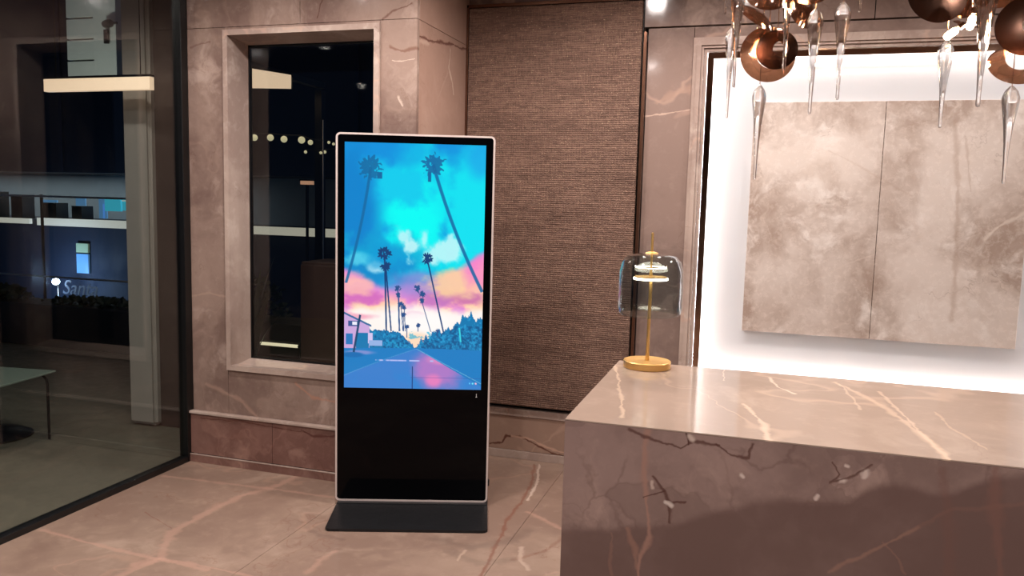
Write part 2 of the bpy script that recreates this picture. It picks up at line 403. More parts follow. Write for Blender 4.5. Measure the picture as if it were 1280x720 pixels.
# woven grasscloth
N = NT('woven_grasscloth'); tc = N.n('ShaderNodeTexCoord'); pc = tc.outputs['Object']
mp = N.n('ShaderNodeMapping'); N.l(pc, mp.inputs[0]); mp.inputs['Scale'].default_value = (16, 1, 150)
h1 = N.noise(mp.outputs[0], 1.0, 5, .6)
mp2 = N.n('ShaderNodeMapping'); N.l(pc, mp2.inputs[0]); mp2.inputs['Scale'].default_value = (170, 1, 26)
h2 = N.noise(mp2.outputs[0], 1.0, 4, .6)
mp3 = N.n('ShaderNodeMapping'); N.l(pc, mp3.inputs[0]); mp3.inputs['Scale'].default_value = (1.6, 1, 13)
h3 = N.noise(mp3.outputs[0], 1.0, 5, .7)
wv = N.n('ShaderNodeTexWave', wave_type='BANDS', bands_direction='Z'); N.l(pc, wv.inputs[0]); wv.inputs['Scale'].default_value = 26; wv.inputs['Distortion'].default_value = 3.5; wv.inputs['Detail'].default_value = 3; wv.inputs['Detail Scale'].default_value = 4
wx = N.n('ShaderNodeTexWave', wave_type='BANDS', bands_direction='X'); N.l(pc, wx.inputs[0]); wx.inputs['Scale'].default_value = 34; wx.inputs['Distortion'].default_value = 2.0; wx.inputs['Detail'].default_value = 3
c = N.mix(N.rng(h1, .35, .65), lin((98, 73, 62)), lin((132, 102, 87)))
c = N.mix(N.math('MULTIPLY', N.rng(h2, .45, .7), .55), c, lin((150, 118, 99)))
c = N.mix(N.math('MULTIPLY', N.rng(h3, .46, .66), .5), c, lin((84, 60, 50)))
c = N.mix(N.math('MULTIPLY', N.rng(wv.outputs[1], .1, .5, 1, 0), .22), c, lin((76, 54, 44)))
c = N.mix(N.math('MULTIPLY', N.rng(N.noise(pc, 120, 2), .62, .72), .6), c, lin((196, 166, 138)))
N.l(c, N.bsdf.inputs['Base Color']); N.bsdf.inputs['Roughness'].default_value = .85
bp = N.n('ShaderNodeBump'); bp.inputs['Strength'].default_value = .8; bp.inputs['Distance'].default_value = .006
N.l(N.math('ADD', N.math('MULTIPLY', wv.outputs[1], .6), N.math('ADD', N.math('MULTIPLY', h1, .5), N.math('MULTIPLY', wx.outputs[1], .35))), bp.inputs['Height'])
N.l(bp.outputs[0], N.bsdf.inputs['Normal']); M_woven = N.m

# ================================================================== ROOM SHELL
RY = .745; RX = 1.396; ZC = 2.95; XR = 6.6; YB = -8.0
floor = struct('floor', label='polished brown marble floor in large slabs')
xs = [0.0, 1.115, 2.085, 3.06, 4.04, 5.02, 6.0, XR]
ys = [YB, -6.4, -4.9, -3.4, -1.9, .0, RY]
xs0 = [-.0]+xs[1:]
for i in range(len(xs)-1):
    for j in range(len(ys)-1):
        y1 = ys[j+1]
        if j == 4:  y1 = RY if i > 0 else 0.0      # last row runs on into the recess
        if j == 5: continue
        x0, x1 = xs[i], xs[i+1]; g = .0009
        obj('floor_slab', B(x0+g, x1-g, ys[j]+g, y1-g, -.04, 0.0, .0006), M_floor, floor)
obj('subfloor', B(0, XR, YB, RY, -.12, -.0405), M_plaster, floor)
# back wall, left part (plane y = 0) with the window
wb = struct('wall_back', label='marble clad wall with framed window')
WX0, WX1, WZ0, WZ1 = .246, 1.19, .559, 2.444
T = .22
g = .0012
for (x0, x1, z0, z1) in [(0.004, WX0, .3, 2.46), (WX1, RX-.0, .3, 2.46), (WX0, WX1, .3, WZ0), (WX0, WX1, WZ1, 2.46),
                         (0.004, .72, 2.46, ZC), (.72, RX, 2.46, ZC)]:
    obj('wall_slab', B(x0+g, x1-g, 0.0, .03, z0+g, z1-g, .0008), M_wall, wb)
# masonry core behind the slabs
for (x0, x1, z0, z1) in [(0.0, WX0, .0, ZC), (WX1, RX-.03, 0, ZC), (WX0, WX1, 0, WZ0-.0), (WX0, WX1, WZ1, ZC)]:
    obj('wall_core', B(x0, x1, .031, T, z0, z1), M_blackmetal, wb)
# plinth and ledge
obj('plinth_slab', B(0.0, .55-g, -.025, .0, .05, .285, .001), M_plinth, wb)
obj('plinth_slab', B(.55+g, RX+.0, -.025, .0, .05, .285, .001), M_plinth, wb)
obj('ledge', B(0.0, RX+.02, -.038, .0, .287, .302, .003), M_trim, wb)
bs = struct('baseboard_back'); obj('baseboard_strip', B(0.0, RX+.02, -.036, -.0255, 0.0, .042), M_plinth, bs); obj('top_edge', B(0.0, RX+.02, -.037, -.0255, .0425, .048, .001), M_trim, bs)
# the return face x = 1.396
wr = struct('wall_return', label='pale marble return wall with a dark crack vein')
obj('wall_slab', B(RX-.03, RX, .0315, RY, .3, 2.46-g, .0008), M_return, wr)
obj('wall_slab', B(RX-.03, RX, .0315, RY, 2.46+g, ZC, .0008), M_return, wr)
obj('plinth_slab', B(RX-.03, RX+.02, 0.001, RY, .0, .285, .001), M_plinth2, wr)
# recess wall (plane y = .745)
wn = struct('wall_recess', label='marble recess wall')
PX0, PX1, PZ0, PZ1 = RX+.018, 2.425, .335, 2.665
NX0, NX1, NZ0, NZ1 = 2.704, 4.71, .53, 2.463     # outer edge of niche trim
for (x0, x1, z0, z1, dy) in [(RX, 2.452, 2.69, ZC, 0), (RX, 2.434, .31, 2.69, .02), (2.453, NX0, .31, 2.525, 0), (2.430, 3.6, 2.529, ZC, -.012), (3.602, XR, 2.529, ZC, -.012),
                             (NX0, NX1, NZ1, 2.525, 0), (NX0, NX1, .31, NZ0, 0), (NX1, XR, .31, 2.525, 0)]:
    obj('wall_slab', B(x0+g, x1-g, RY+dy, RY+.04+max(dy, 0), z0+g, z1-g, .0008), M_nwall, wn)
obj('ledge', B(RX+.0, XR, RY-.03, RY+.02, .262, .308, .003), M_trim, wn)
obj('plinth_slab', B(RX+.02, 2.6-g, RY-.022, RY, .05, .26, .001), M_plinth2, wn)
obj('plinth_slab', B(2.6+g, XR, RY-.022, RY, .05, .26, .001), M_plinth2, wn)
struct('baseboard_recess', B(RX+.02, XR, RY-.032, RY, 0.0, .048, .002), M_trim)
for (x0, x1, z0, z1) in [(RX-.03, NX0-.02, 0, ZC), (NX1+.02, XR, 0, ZC), (NX0-.02, NX1+.02, 0, NZ0-.02), (NX0-.02, NX1+.02, NZ1+.02, ZC)]:
    obj('wall_core', B(x0, x1, RY+.065, RY+.2, z0, z1), M_blackmetal, wn)
# side, rear, ceiling
M_paint = plain('warm_wall_paint', (84, 70, 64), .7, noise=.06, nscale=3)
struct('wall_right', B(XR, XR+.1, YB, RY, 0, ZC), M_paint)
struct('wall_front', B(0, XR, YB-.1, YB, 0, ZC), M_paint)
struct('ceiling', B(-.02, XR, YB, RY+.3, ZC, ZC+.1), M_plaster)

# ---- window in the back wall
win = struct('window_1', label='night window in a mitred marble frame')
def mitre(bm, x0, x1, z0, z1, wd, ya, yb, side, depthy=None):
    """one member of a rectangular frame in the xz plane; outer rect x0..x1 z0..z1, width wd"""
    o = {'l': [(x0, z0), (x0, z1)], 'r': [(x1, z1), (x1, z0)], 't': [(x0, z1), (x1, z1)], 'b': [(x1, z0), (x0, z0)]}[side]
    i = {'l': [(x0+wd, z1-wd), (x0+wd, z0+wd)], 'r': [(x1-wd, z0+wd), (x1-wd, z1-wd)], 't': [(x1-wd, z1-wd), (x0+wd, z1-wd)], 'b': [(x0+wd, z0+wd), (x1-wd, z0+wd)]}[side]
    prism(bm, [(a, ya, b) for a, b in o+i], (0, yb-ya, 0)); return bm
for sd in 'lrtb':
    bm = mitre(newbm(), WX0, WX1, WZ0, WZ1, .03, -.016, .03, sd)
    obj('frame_lip', bm, M_trim, win)
    # splayed reveal running back to the glass
    X0, X1, Z0, Z1 = WX0+.03, WX1-.022, WZ0+.02, WZ1-.03
    a0, a1, c0, c1 = WX0+.035, WX1-.03, WZ0+.04, WZ1-.05
    yb = .165
    q = {'l': [(X0, -.006, Z0), (X0, -.006, Z1), (a0, yb, c1), (a0, yb, c0)], 'r': [(X1, -.006, Z0), (X1, -.006, Z1), (a1, yb, c1), (a1, yb, c0)],
         't': [(X0, -.006, Z1), (X1, -.006, Z1), (a1, yb, c1), (a0, yb, c1)], 'b': [(X0, -.006, Z0), (X1, -.006, Z0), (a1, yb, c0), (a0, yb, c0)]}[sd]
    v = {'l': (-.028, 0, 0), 'r': (.02, 0, 0), 't': (0, 0, .028), 'b': (0, 0, -.018)}[sd]
    obj('reveal', prism(newbm(), q, v), M_trim, win)
    obj('glazing_bead', mitre(newbm(), a0-.012, a1+.012, c0-.012, c1+.012, .02, .165, .19, sd), M_black, win)
obj('glass_pane', B(a0, a1, .172, .178, c0, c1), M_glass, win)

# ---- glass partition on the left (plane x = 0)
wl = struct('wall_left', label='full height glass partition with black edge profiles')
obj('glass_pane', B(-.030, -.022, YB, -.048, .03, ZC), M_glass, wl)
obj('corner_mullion', B(-.055, .004, -.052, -.001, 0, ZC, .003), M_black, wl)
obj('bottom_rail', B(-.05, .003, YB, -.052, -.02, .032, .003), M_black, wl)
obj('top_rail', B(-.05, .003, YB, -.052, ZC-.05, ZC, .003), M_black, wl)

# ---- ceiling downlights
for k, (x, y, wt) in enumerate(DOWNLIGHTS):
    t = thing('downlight', 'small round recessed ceiling downlight above the lobby', 'ceiling light', (x, y, ZC), 0, 'recessed downlights in the ceiling')
    obj('trim_ring', lathe(newbm(), [(.036, 0), (.036, -.004), (.05, -.006), (.052, 0)], 28, closed=True), M_black, t)
    obj('lens', lathe(newbm(), [(0, -.002), (.036, -.002)], 24), M_downlight, t)
    L = bpy.data.lights.new('downlight_beam', 'SPOT'); L.energy = wt*6.9; L.color = (1, .905, .865); L.spot_size = math.radians(168); L.spot_blend = .6; L.shadow_soft_size = .05
    lo = bpy.data.objects.new('downlight_beam', L); COL.objects.link(lo); lo.parent = t; lo.location = (0, 0, -.02)

# ================================================================== WOVEN PANEL
t = thing('woven_panel', 'tall brown woven grasscloth wall panel behind the digital kiosk', 'wall panel', (0, 0, 0))
bm = B(PX0, PX1, RY-.055, RY-.02, PZ0, PZ1, .004)
obj('woven_sheet', bm, M_woven, t)
obj('backing_board', B(PX0+.01, PX1+.003, RY-.02, RY-.001, PZ0-.012, PZ1+.004), M_black, t)
tr = t
obj('side_strip', B(RX+.001, PX0-.004, RY-.05, RY, .31, 2.685, .001), M_bronze_strip, tr)
obj('side_strip', B(PX1+.010, PX1+.026, RY-.045, RY-.001, .31, 2.50, .001), M_bronze_strip, tr)
obj('head_strip', B(RX+.001, PX1+.003, RY-.05, RY, PZ1+.006, 2.688, .001), M_bronze_strip, tr)

# ================================================================== LIT NICHE
nf = thing('lit_niche', 'bright white backlit wall niche in a stepped marble moulding behind the desk', 'niche')
steps = [(0.0, .020, .022), (.020, .024, .036), (.044, .014, .026), (.058, .018, .014)]
for sd in 'lrtb':
    nm = 'moulding'
    bm = newbm()
    for off, wd, dp in steps:
        mitre(bm, NX0+off, NX1-off, NZ0+off, NZ1-off, wd-.0005, RY-dp, RY+.03, sd)
    obj(nm, bm, M_trim, nf)
ix0, ix1, iz0, iz1 = NX0+.076, NX1-.076, NZ0+.076, NZ1-.080
lipf = nf
for sd in 'lrtb':
    obj('mirror_strip', mitre(newbm(), ix0, ix1, iz0, iz1+.004, .033, RY+.008, RY+.014, sd), M_bronze, lipf)
lb_ = nf
by = RY+.11
bx0, bx1, bz0, bz1 = ix0-.06, ix1+.06, iz0-.06, iz1+.06
obj('backing_board', B(bx0, bx1, by, by+.01, bz0, bz1), M_board, lb_)
for (x0, x1, z0, z1) in [(bx0-.01, bx0, bz0, bz1), (bx1, bx1+.01, bz0, bz1), (bx0, bx1, bz0-.01, bz0), (bx0, bx1, bz1, bz1+.01)]:
    obj('box_side', B(x0, x1, RY+.045, by+.01, z0, z1), M_board, lb_)
for (x0, x1, z0, z1) in [(ix0-.018, ix0+.004, iz0, iz1), (ix1-.004, ix1+.018, iz0, iz1), (ix0, ix1, iz0-.018, iz0+.004), (ix0, ix1, iz1-.004, iz1+.018)]:
    obj('led_strip', B(x0, x1, by-.034, by-.028, z0, z1), M_led, lb_)
ip = thing('feature_panel', 'square beige marble feature panel centred in the glowing niche', 'wall panel')
fx0, fx1, fz0, fz1 = 3.037, 4.385, .868, 2.125
obj('marble_slab', B(fx0, 3.696-.0012, by-.045, by-.001, fz0, fz1, .0015), M_inner, ip)
obj('marble_slab', B(3.696+.0012, fx1, by-.045, by-.001, fz0, fz1, .0015), M_inner, ip)

# ================================================================== RECEPTION DESK
dk = thing('reception_desk', 'long marble reception desk in the right foreground', 'desk', (DX, DY0, 0))
def dbox(x0, x1, y0, y1, z0, z1, bev=.001): return B(x0-DX, x1-DX, y0-DY0, y1-DY0, z0, z1, bev)
DX1 = 5.6
obj('desk_top', dbox(DX, DX1, DY0, DY1, DT-.0035, DT, .0006), M_top, dk)
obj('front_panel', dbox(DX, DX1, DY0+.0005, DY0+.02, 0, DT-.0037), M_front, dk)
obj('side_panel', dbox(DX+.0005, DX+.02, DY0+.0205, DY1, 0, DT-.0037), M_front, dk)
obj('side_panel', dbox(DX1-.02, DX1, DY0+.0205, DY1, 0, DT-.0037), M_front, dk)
obj('back_panel', dbox(DX+.02, DX1-.02, DY1-.04, DY1-.02, .05, DT-.0037), M_blackmetal, dk)

# ================================================================== KIOSK
KA = math.radians(18.9); K0 = P(419, 625, 2, .02)
kw, kh, kt = .774, 1.867, .05
ks = thing('digital_kiosk', 'tall black freestanding digital signage kiosk showing a palm lined street', 'kiosk', (K0.x, K0.y, 0), KA)
# local: u along x, front is -y
def rrect(x0, x1, z0, z1, r, n=6):
    out = []
    for cx, cz, a0 in [(x1-r, z1-r, 0), (x0+r, z1-r, 90), (x0+r, z0+r, 180), (x1-r, z0+r, 270)]:
        for k in range(n+1):
            a = math.radians(a0+90*k/n); out.append((cx+r*math.cos(a), cz+r*math.sin(a)))
    return out
Z0 = .018
fr = newbm(); oo = rrect(0, kw, Z0, kh, .022); ii = rrect(.009, kw-.009, Z0+.009, kh-.009, .014)
ring = []
for y in (-.002, kt):
    ring.append(([fr.verts.new((a, y, b)) for a, b in oo], [fr.verts.new((a, y, b)) for a, b in ii]))
n = len(oo)
for i in range(n):
    j = (i+1) % n
    fr.faces.new((ring[0][0][i], ring[0][0][j], ring[0][1][j], ring[0][1][i]))
    fr.faces.new((ring[1][0][i], ring[1][1][i], ring[1][1][j], ring[1][0][j]))
    fr.faces.new((ring[0][0][i], ring[1][0][i], ring[1][0][j], ring[0][0][j]))
    fr.faces.new((ring[0][1][i], ring[0][1][j], ring[1][1][j], ring[1][1][i]))
obj('edge_trim', fr, M_silver, ks)
fg_ = obj('front_glass', prism(newbm(), [(a, 0.0, b) for a, b in rrect(.0092, kw-.0092, Z0+.0092, kh-.0092, .014)], (0, .006, 0)), M_bezel, ks)
obj('back_cover', prism(newbm(), [(a, .0062, b) for a, b in rrect(.0095, kw-.0095, Z0+.0095, kh-.0095, .014)], (0, .05, 0)), M_blackmetal, ks)
ft = prism(newbm(), [(a, b, 0.001) for a, b in [(.012-.0, .09), (.012, -.02), (.016, -.325), (.026, -.338), (.040, -.342), (.752, -.342), (.766, -.338), (.776, -.325), (.776, .09)]], (0, 0, .013))
obj('base_plate', ft, M_blackmetal, ks)
obj('lower_bracket', B(.014, .772, -.03, .04, .0145, Z0+.0, .001), M_blackmetal, ks)
obj('power_inlet', B(kw, kw+.008, .015, .04, .10, .13, .002), M_black, ks)
# screen picture: flat print, painted by arithmetic and stored as a colour per vertex
W_, H_ = 300, 530
rng = np.random.default_rng(3)
def fbm(sx, sy, octv=5, seed=0):
    r = np.random.default_rng(seed); out = np.zeros((H_, W_)); amp = 1; tot = 0
    for o in range(octv):
        gx, gy = int(sx*2**o)+2, int(sy*2**o)+2
        G = r.random((gy, gx)); X = np.linspace(0, gx-1.001, W_); Y = np.linspace(0, gy-1.001, H_)
        xi = X.astype(int); yi = Y.astype(int); fx = X-xi; fy = Y-yi; fx = fx*fx*(3-2*fx); fy = (fy*fy*(3-2*fy))[:, None]
        a = G[np.ix_(yi, xi)]*(1-fx)+G[np.ix_(yi, xi+1)]*fx; b = G[np.ix_(yi+1, xi)]*(1-fx)+G[np.ix_(yi+1, xi+1)]*fx
        out += amp*(a*(1-fy)+b*fy); tot += amp; amp *= .55
    return out/tot
SX0, SX1, SY0, SY1 = 431.0, 605.0, 178.0, 485.5
U, V = np.meshgrid(np.linspace(SX0, SX1, W_), np.linspace(SY0, SY1, H_))     # in the units of the picture, for reading off positions
n1, n2, n3 = fbm(3, 5, 6, 1), fbm(5, 14, 5, 2), fbm(8, 12, 5, 5)
def sm(a, b, x): t = np.clip((x-a)/(b-a), 0, 1); return t*t*(3-2*t)
img = np.zeros((H_, W_, 3)); img[:] = (14, 146, 222)
def blend(m, colr):
    global img
    m = np.clip(m, 0, 1)[..., None]; img = img*(1-m)+np.array(colr, float)*m
def blob(cx, cy, rx, ry, soft=.5, nz=.5, nn=None):
    nn = n1 if nn is None else nn
    d = np.hypot((U-cx)/rx, (V-cy)/ry)+(nn-.5)*nz*2
    return 1-sm(1-soft, 1+soft, d)
blend(blob(525, 262, 62, 72, .4, 1.0), (10, 226, 240)); blend(blob(530, 262, 44, 50, .4, 1.1), (4, 252, 246)); blend(blob(585, 290, 30, 34, .5, .9), (4, 244, 244)); blend(blob(585, 250, 40, 80, .5, .8), (14, 226, 242))
blend(blob(500, 225, 45, 26, .5, .8, n3), (14, 205, 238)); blend(blob(442, 265, 30, 90, .5, .6), (12, 132, 206))
blend(blob(508, 190, 22, 16, .6, .8)*.7, (14, 160, 226)); blend(blob(600, 195, 20, 20, .6, .6)*.6, (30, 150, 230))
blend(blob(490, 318, 60, 26, .5, .9, n3)*.8, (14, 170, 214)); blend(blob(470, 340, 50, 16, .5, .9, n3)*.9, (20, 140, 205))
blend(blob(450, 322, 16, 8, .5, 1.0, n3)*.6, (120, 235, 250)); blend(blob(472, 333, 12, 6, .5, 1.0, n3)*.8, (220, 250, 255))
# white clouds
blend(blob(487, 316, 26, 22, .5, 1.1, n3)*.6, (10, 150, 214)); blend(blob(503, 294, 9, 12, .4, 1.3, n3)*.9, (190, 246, 250)); blend(blob(514, 305, 12, 8, .4, 1.3, n3)*.9, (200, 248, 250)); blend(blob(553, 312, 28, 17, .4, 1.3, n3)*.9, (196, 248, 250)); blend(blob(530, 298, 7, 12, .5, 1.2, n3)*.8, (200, 250, 252))
# sunset
bound = np.interp(U[0], [431, 460, 500, 530, 560, 585, 605], [330, 345, 352, 348, 332, 320, 306])[None, :]
dd = V-bound+(n1-.5)*26
blend(sm(-4, 8, dd), (226, 140, 214))
blend(sm(0, 22, dd)*sm(.40, .58, n2), (255, 170, 190)); blend(sm(6, 30, dd)*sm(.50, .64, n2)*.9, (255, 214, 170))
blend(blob(525, 352, 28, 14, .5, .8)*.75, (150, 140, 214))
blend(blob(590, 368, 34, 9, .5, 1.2, n2)*.9, (206, 120, 170)); blend(blob(455, 372, 28, 9, .5, 1.2, n2)*.9, (214, 110, 190)); blend(blob(545, 372, 22, 8, .5, 1.1, n2)*.8, (196, 120, 190))
blend(blob(575, 350, 30, 16, .5, 1.2, n2)*.85, (255, 214, 160)); blend(blob(448, 352, 18, 12, .5, 1.2, n2)*.8, (255, 190, 180)); blend(blob(596, 335, 16, 18, .5, .8, n3)*.7, (250, 130, 200))
low = np.interp(U[0], [431, 470, 520, 560, 605], [384, 386, 376, 384, 384])[None, :]
blend(sm(-6, 10, V-low+(n2-.5)*22), (255, 246, 240)); blend(blob(450, 394, 24, 5, .5, 1.0, n2)*.7, (244, 150, 180)); blend(blob(518, 390, 14, 4, .5, 1, n2)*.7, (240, 160, 200))
blend(blob(525, 398, 50, 12, .7, .8, n2)*.9, (255, 252, 250)); blend(blob(522, 424, 16, 10, .6, .4)*.8, (255, 214, 180))
# trees
TB = (20, 122, 178)
top_r = np.interp(U[0], [520, 526, 535, 545, 556, 566, 575, 583, 590, 597, 605], [436, 428, 421, 418, 413, 411, 403, 393, 390, 400, 398])
top_l = np.interp(U[0], [431, 460, 463, 475, 490, 500, 507, 514, 521], [470, 470, 410, 411, 413, 415, 420, 425, 436])
blend(((V > (top_r-3+(fbm(60, 4, 4, 31)[100]-.5)*15)[None, :]) & (U > 520)) & (V < 450), TB)
blend(((V > (top_l+(fbm(50, 4, 4, 37)[60]-.5)*10)[None, :]) & (U <= 521)) & (V < 450), TB)
blend((V > 412)*(V < 437)*sm(.62, .7, fbm(30, 50, 3, 9))*(abs(U-500) < 40)*.6, (30, 170, 214))
lf = fbm(70, 110, 3, 41)
blend((((V > top_r[None, :]-3) & (U > 520)) | ((V > top_l[None, :]) & (U <= 521))) & (V < 440) & (V > 404) & (lf < .42), (16, 92, 146))
blend((((V > top_r[None, :]) & (U > 520)) | ((V > top_l[None, :]+3) & (U <= 521) & (U > 480))) & (V < 437) & (lf > .62), (36, 150, 206))
# house
roof = np.interp(U[0], [431, 465], [390, 406])[None, :]
blend((U < 463) & (V > roof) & (V < 436), (206, 170, 222)); blend((U < 465) & (abs(V-roof) < 1.3), (60, 110, 160))
blend((U > 436) & (U < 450) & (V > 400) & (V < 407), (60, 90, 150)); blend((U > 441) & (U < 447) & (V > 401) & (V < 405), (240, 240, 255))
blend((U > 433) & (U < 442) & (V > 416) & (V < 430), (40, 120, 190)); blend((U > 446) & (U < 462) & (V > 415), TB); blend((U > 461) & (U < 467) & (V > 415) & (V < 428), (214, 200, 240)); blend((U > 462) & (U < 479) & (V > 424) & (V < 431), (150, 180, 230))
# ground and road
gl = np.full(W_, 433.0)[None, :]+abs(U-522)*.02
blend((V > gl), (26, 126, 196))
edge_l = 522-(V-434)*2.6; edge_r = 522+(V-434)*1.75
inside = (V > 434) & (U > edge_l) & (U < edge_r)
blend(inside, (58, 128, 206)); blend(inside*sm(440, 486, V)*.5*sm(.4, .6, n1), (34, 138, 214))
blend(inside*blob(548, 462, 24, 28, .5, .6, n2)*.75, (214, 120, 196)); blend(inside*blob(545, 475, 10, 8, .5, .6)*.8, (244, 130, 190)); blend(inside*blob(556, 447, 16, 6, .5, .6)*.8, (226, 140, 196))
blend((V > 434)*(abs(U-(522+(V-434)*1.9)) < .8)*.8, (120, 190, 226)); blend((V > 434)*(abs(U-(522-(V-434)*2.9+(V-434)**2*.01)) < 1.0)*.6, (110, 170, 226))
blend((abs(V-449.5) < .7)*(U > 470)*(U < 548)*sm(.4, .55, fbm(20, 3, 3, 22)), (180, 190, 244))
blend((abs(U-517.5) < .5)*(V > 457), (24, 60, 120)); blend((abs(V-471) < .45)*(U > 515)*.6, (50, 80, 160))
blend(blob(450, 440, 18, 3, .4, .3)*.8, (150, 150, 214)); blend(blob(442, 443, 14, 3.5, .3, .3), (20, 110, 180))
# palms: (head x, y, radius, foot x, y, half width, colour)
def stroke(x0, y0, x1, y1, hw, colr, a=1.0, bow=0.0):
    L = math.hypot(x1-x0, y1-y0); tx, ty = (x1-x0)/L, (y1-y0)/L
    s = (U-x0)*tx+(V-y0)*ty; d = (U-x0)*ty-(V-y0)*tx; t = np.clip(s/L, 0, 1); d = d-bow*4*t*(1-t)
    blend(((s >= 0) & (s <= L))*(1-sm(hw*.7, hw*1.3, abs(d)))*a, colr)
def palm(x, y, r, fx, fy, hw, colr, a=1.0, bow=0.0):
    stroke(x, y, fx, fy, hw, colr, a, bow)
    d = np.hypot(U-x, V-y); th = np.arctan2(V-y, U-x)
    rad = r*(.86+.14*np.cos(th*13+x)+.08*np.cos(th*5+y))
    rag = fbm(60, 100, 2, int(x))
    blend((d < rad*(.72+.56*rag))*(rag > .26)*a, colr)
palm(463, 208, 15.5, 433, 352, 1.7, (20, 104, 160), .85, 3); palm(540, 203, 14, 604, 360, 2.0, (22, 100, 158), .85, -4)
blend(((abs(U-474) < 3) & (abs(V-218) < 4)) | ((abs(U-536) < 2) & (abs(V-218) < 6)), (22, 104, 160))
DK = (24, 66, 120)
palm(481, 314, 8.5, 484, 412, 1.0, DK); palm(482.5, 330, 7, 490, 412, .9, DK); palm(534, 319, 7.5, 556, 412, .9, DK)
for x, y, r, fx, fy in [(498, 358, 4.5, 500, 412), (499, 366, 3.6, 501, 412), (502, 378, 4, 505, 412), (506, 382, 3, 508, 412), (505, 391, 3.5, 506, 412), (522, 357, 4.6, 525, 364),
                        (529, 364, 4.4, 530, 372), (528, 373, 3.8, 540, 412), (510, 406, 3, 510, 420), (524, 404, 3, 524, 412), (548, 411, 3, 548, 420)]:
    palm(x, y, r, fx, fy, .5, (44, 84, 140))
stroke(451, 392, 443, 440, 1.3, (26, 70, 110)); stroke(576, 406, 578, 424, 1.0, (60, 214, 230))
for x, colr in ((590.5, (90, 200, 250)), (594.3, (110, 230, 250)), (598.2, (244, 190, 214))): blend((np.hypot(U-x, V-477.5) < 1.1), colr)
lin_img = np.where(img/255 <= .04045, img/255/12.92, ((img/255+.055)/1.055)**2.4)
me = bpy.data.meshes.new('screen')
gx = np.linspace(.043, .729, W_); gz = np.linspace(1.822, .606, H_)
GX, GZ = np.meshgrid(gx, gz); co = np.stack([GX, np.full_like(GX, -.0008), GZ], -1).reshape(-1, 3)
idx = np.arange(W_*H_).reshape(H_, W_)
f = np.stack([idx[:-1, :-1], idx[1:, :-1], idx[1:, 1:], idx[:-1, 1:]], -1).reshape(-1, 4)
me.vertices.add(len(co)); me.vertices.foreach_set('co', co.ravel())
me.loops.add(f.size); me.loops.foreach_set('vertex_index', f.ravel().astype(np.int32))
me.polygons.add(len(f)); me.polygons.foreach_set('loop_start', np.arange(0, f.size, 4, dtype=np.int32)); me.polygons.foreach_set('loop_total', np.full(len(f), 4, np.int32))
me.update(); me.validate()
ca = me.color_attributes.new('picture', 'FLOAT_COLOR', 'POINT')
ca.data.foreach_set('color', np.concatenate([lin_img.reshape(-1, 3), np.ones((W_*H_, 1))], 1).ravel().astype(np.float32))
N = NT('screen_display'); at = N.n('ShaderNodeAttribute', attribute_name='picture')
N.bsdf.inputs['Base Color'].default_value = (.004, .004, .005, 1); N.bsdf.inputs['Roughness'].default_value = .06
N.l(at.outputs['Color'], N.bsdf.inputs['Emission Color']); N.bsdf.inputs['Emission Strength'].default_value = 1.0
me.materials.append(N.m)
so = bpy.data.objects.new('screen', me); COL.objects.link(so); so.parent = fg_; so['label'] = 'lit screen showing palm trees under a blue and pink sunset sky'
M_mark = plain('white_print', (220, 220, 220), .5)
mk = B(.706, .708, -.0012, 0, .570, .585); box(mk, .703, .711, -.0012, 0, .567, .570); obj('front_mark', mk, M_mark, ks)

# ================================================================== TABLE LAMP
LC = P(808.5, 459, 2, DT+.0)
tl = thing('table_lamp', 'small brass table lamp with smoked glass dome shade on the reception desk', 'lamp', (LC.x, LC.y, DT))
obj('base', lathe(newbm(), [(0, .0005), (.0715, .0005), (.073, .002), (.073, .021), (.0715, .0225), (0, .0225)], 48), M_brass, tl)
obj('pole', tube(newbm(), [(0, 0, .02), (0, 0, .10), (.001, 0, .27)], [.0062, .0052, .0050], 16), M_brass, tl)
obj('led_disc', lathe(newbm(), [(0, .274), (.052, .274), (.0535, .2755), (.0535, .279), (.052, .2805), (0, .2805)], 40), M_lampled, tl)
obj('led_housing', lathe(newbm(), [(0, .281), (.050, .281), (.050, .284), (.006, .286), (.004, .30), (0, .30)], 40), M_brass, tl)
obj('reflection_ring', lathe(newbm(), [(.0445, .311), (.047, .311), (.047, .3128), (.0445, .3128)], 40, closed=True), M_lampled, tl)  # glowing ring stands in for the LED's reflection in the shade
obj('shade', lathe(newbm(), [(.088, .165), (.095, .172), (.0985, .19), (.099, .25), (.0975, .30), (.090, .33), (.074, .347), (.045, .353), (.018, .354),
                             (.018, .352), (.044, .351), (.073, .345), (.088, .329), (.0955, .30), (.097, .25), (.0965, .19), (.093, .174), (.086, .168)], 64, closed=True), M_shade, tl)
obj('finial', lathe(newbm(), [(0, .42), (.0035, .418), (.004, .412), (.004, .362), (.018, .358), (.020, .3545), (0, .3545)], 24), M_brass, tl)
obj('inner_stem', tube(newbm(), [(0, 0, .30), (0, 0, .354)], .003, 10), M_brass, tl)

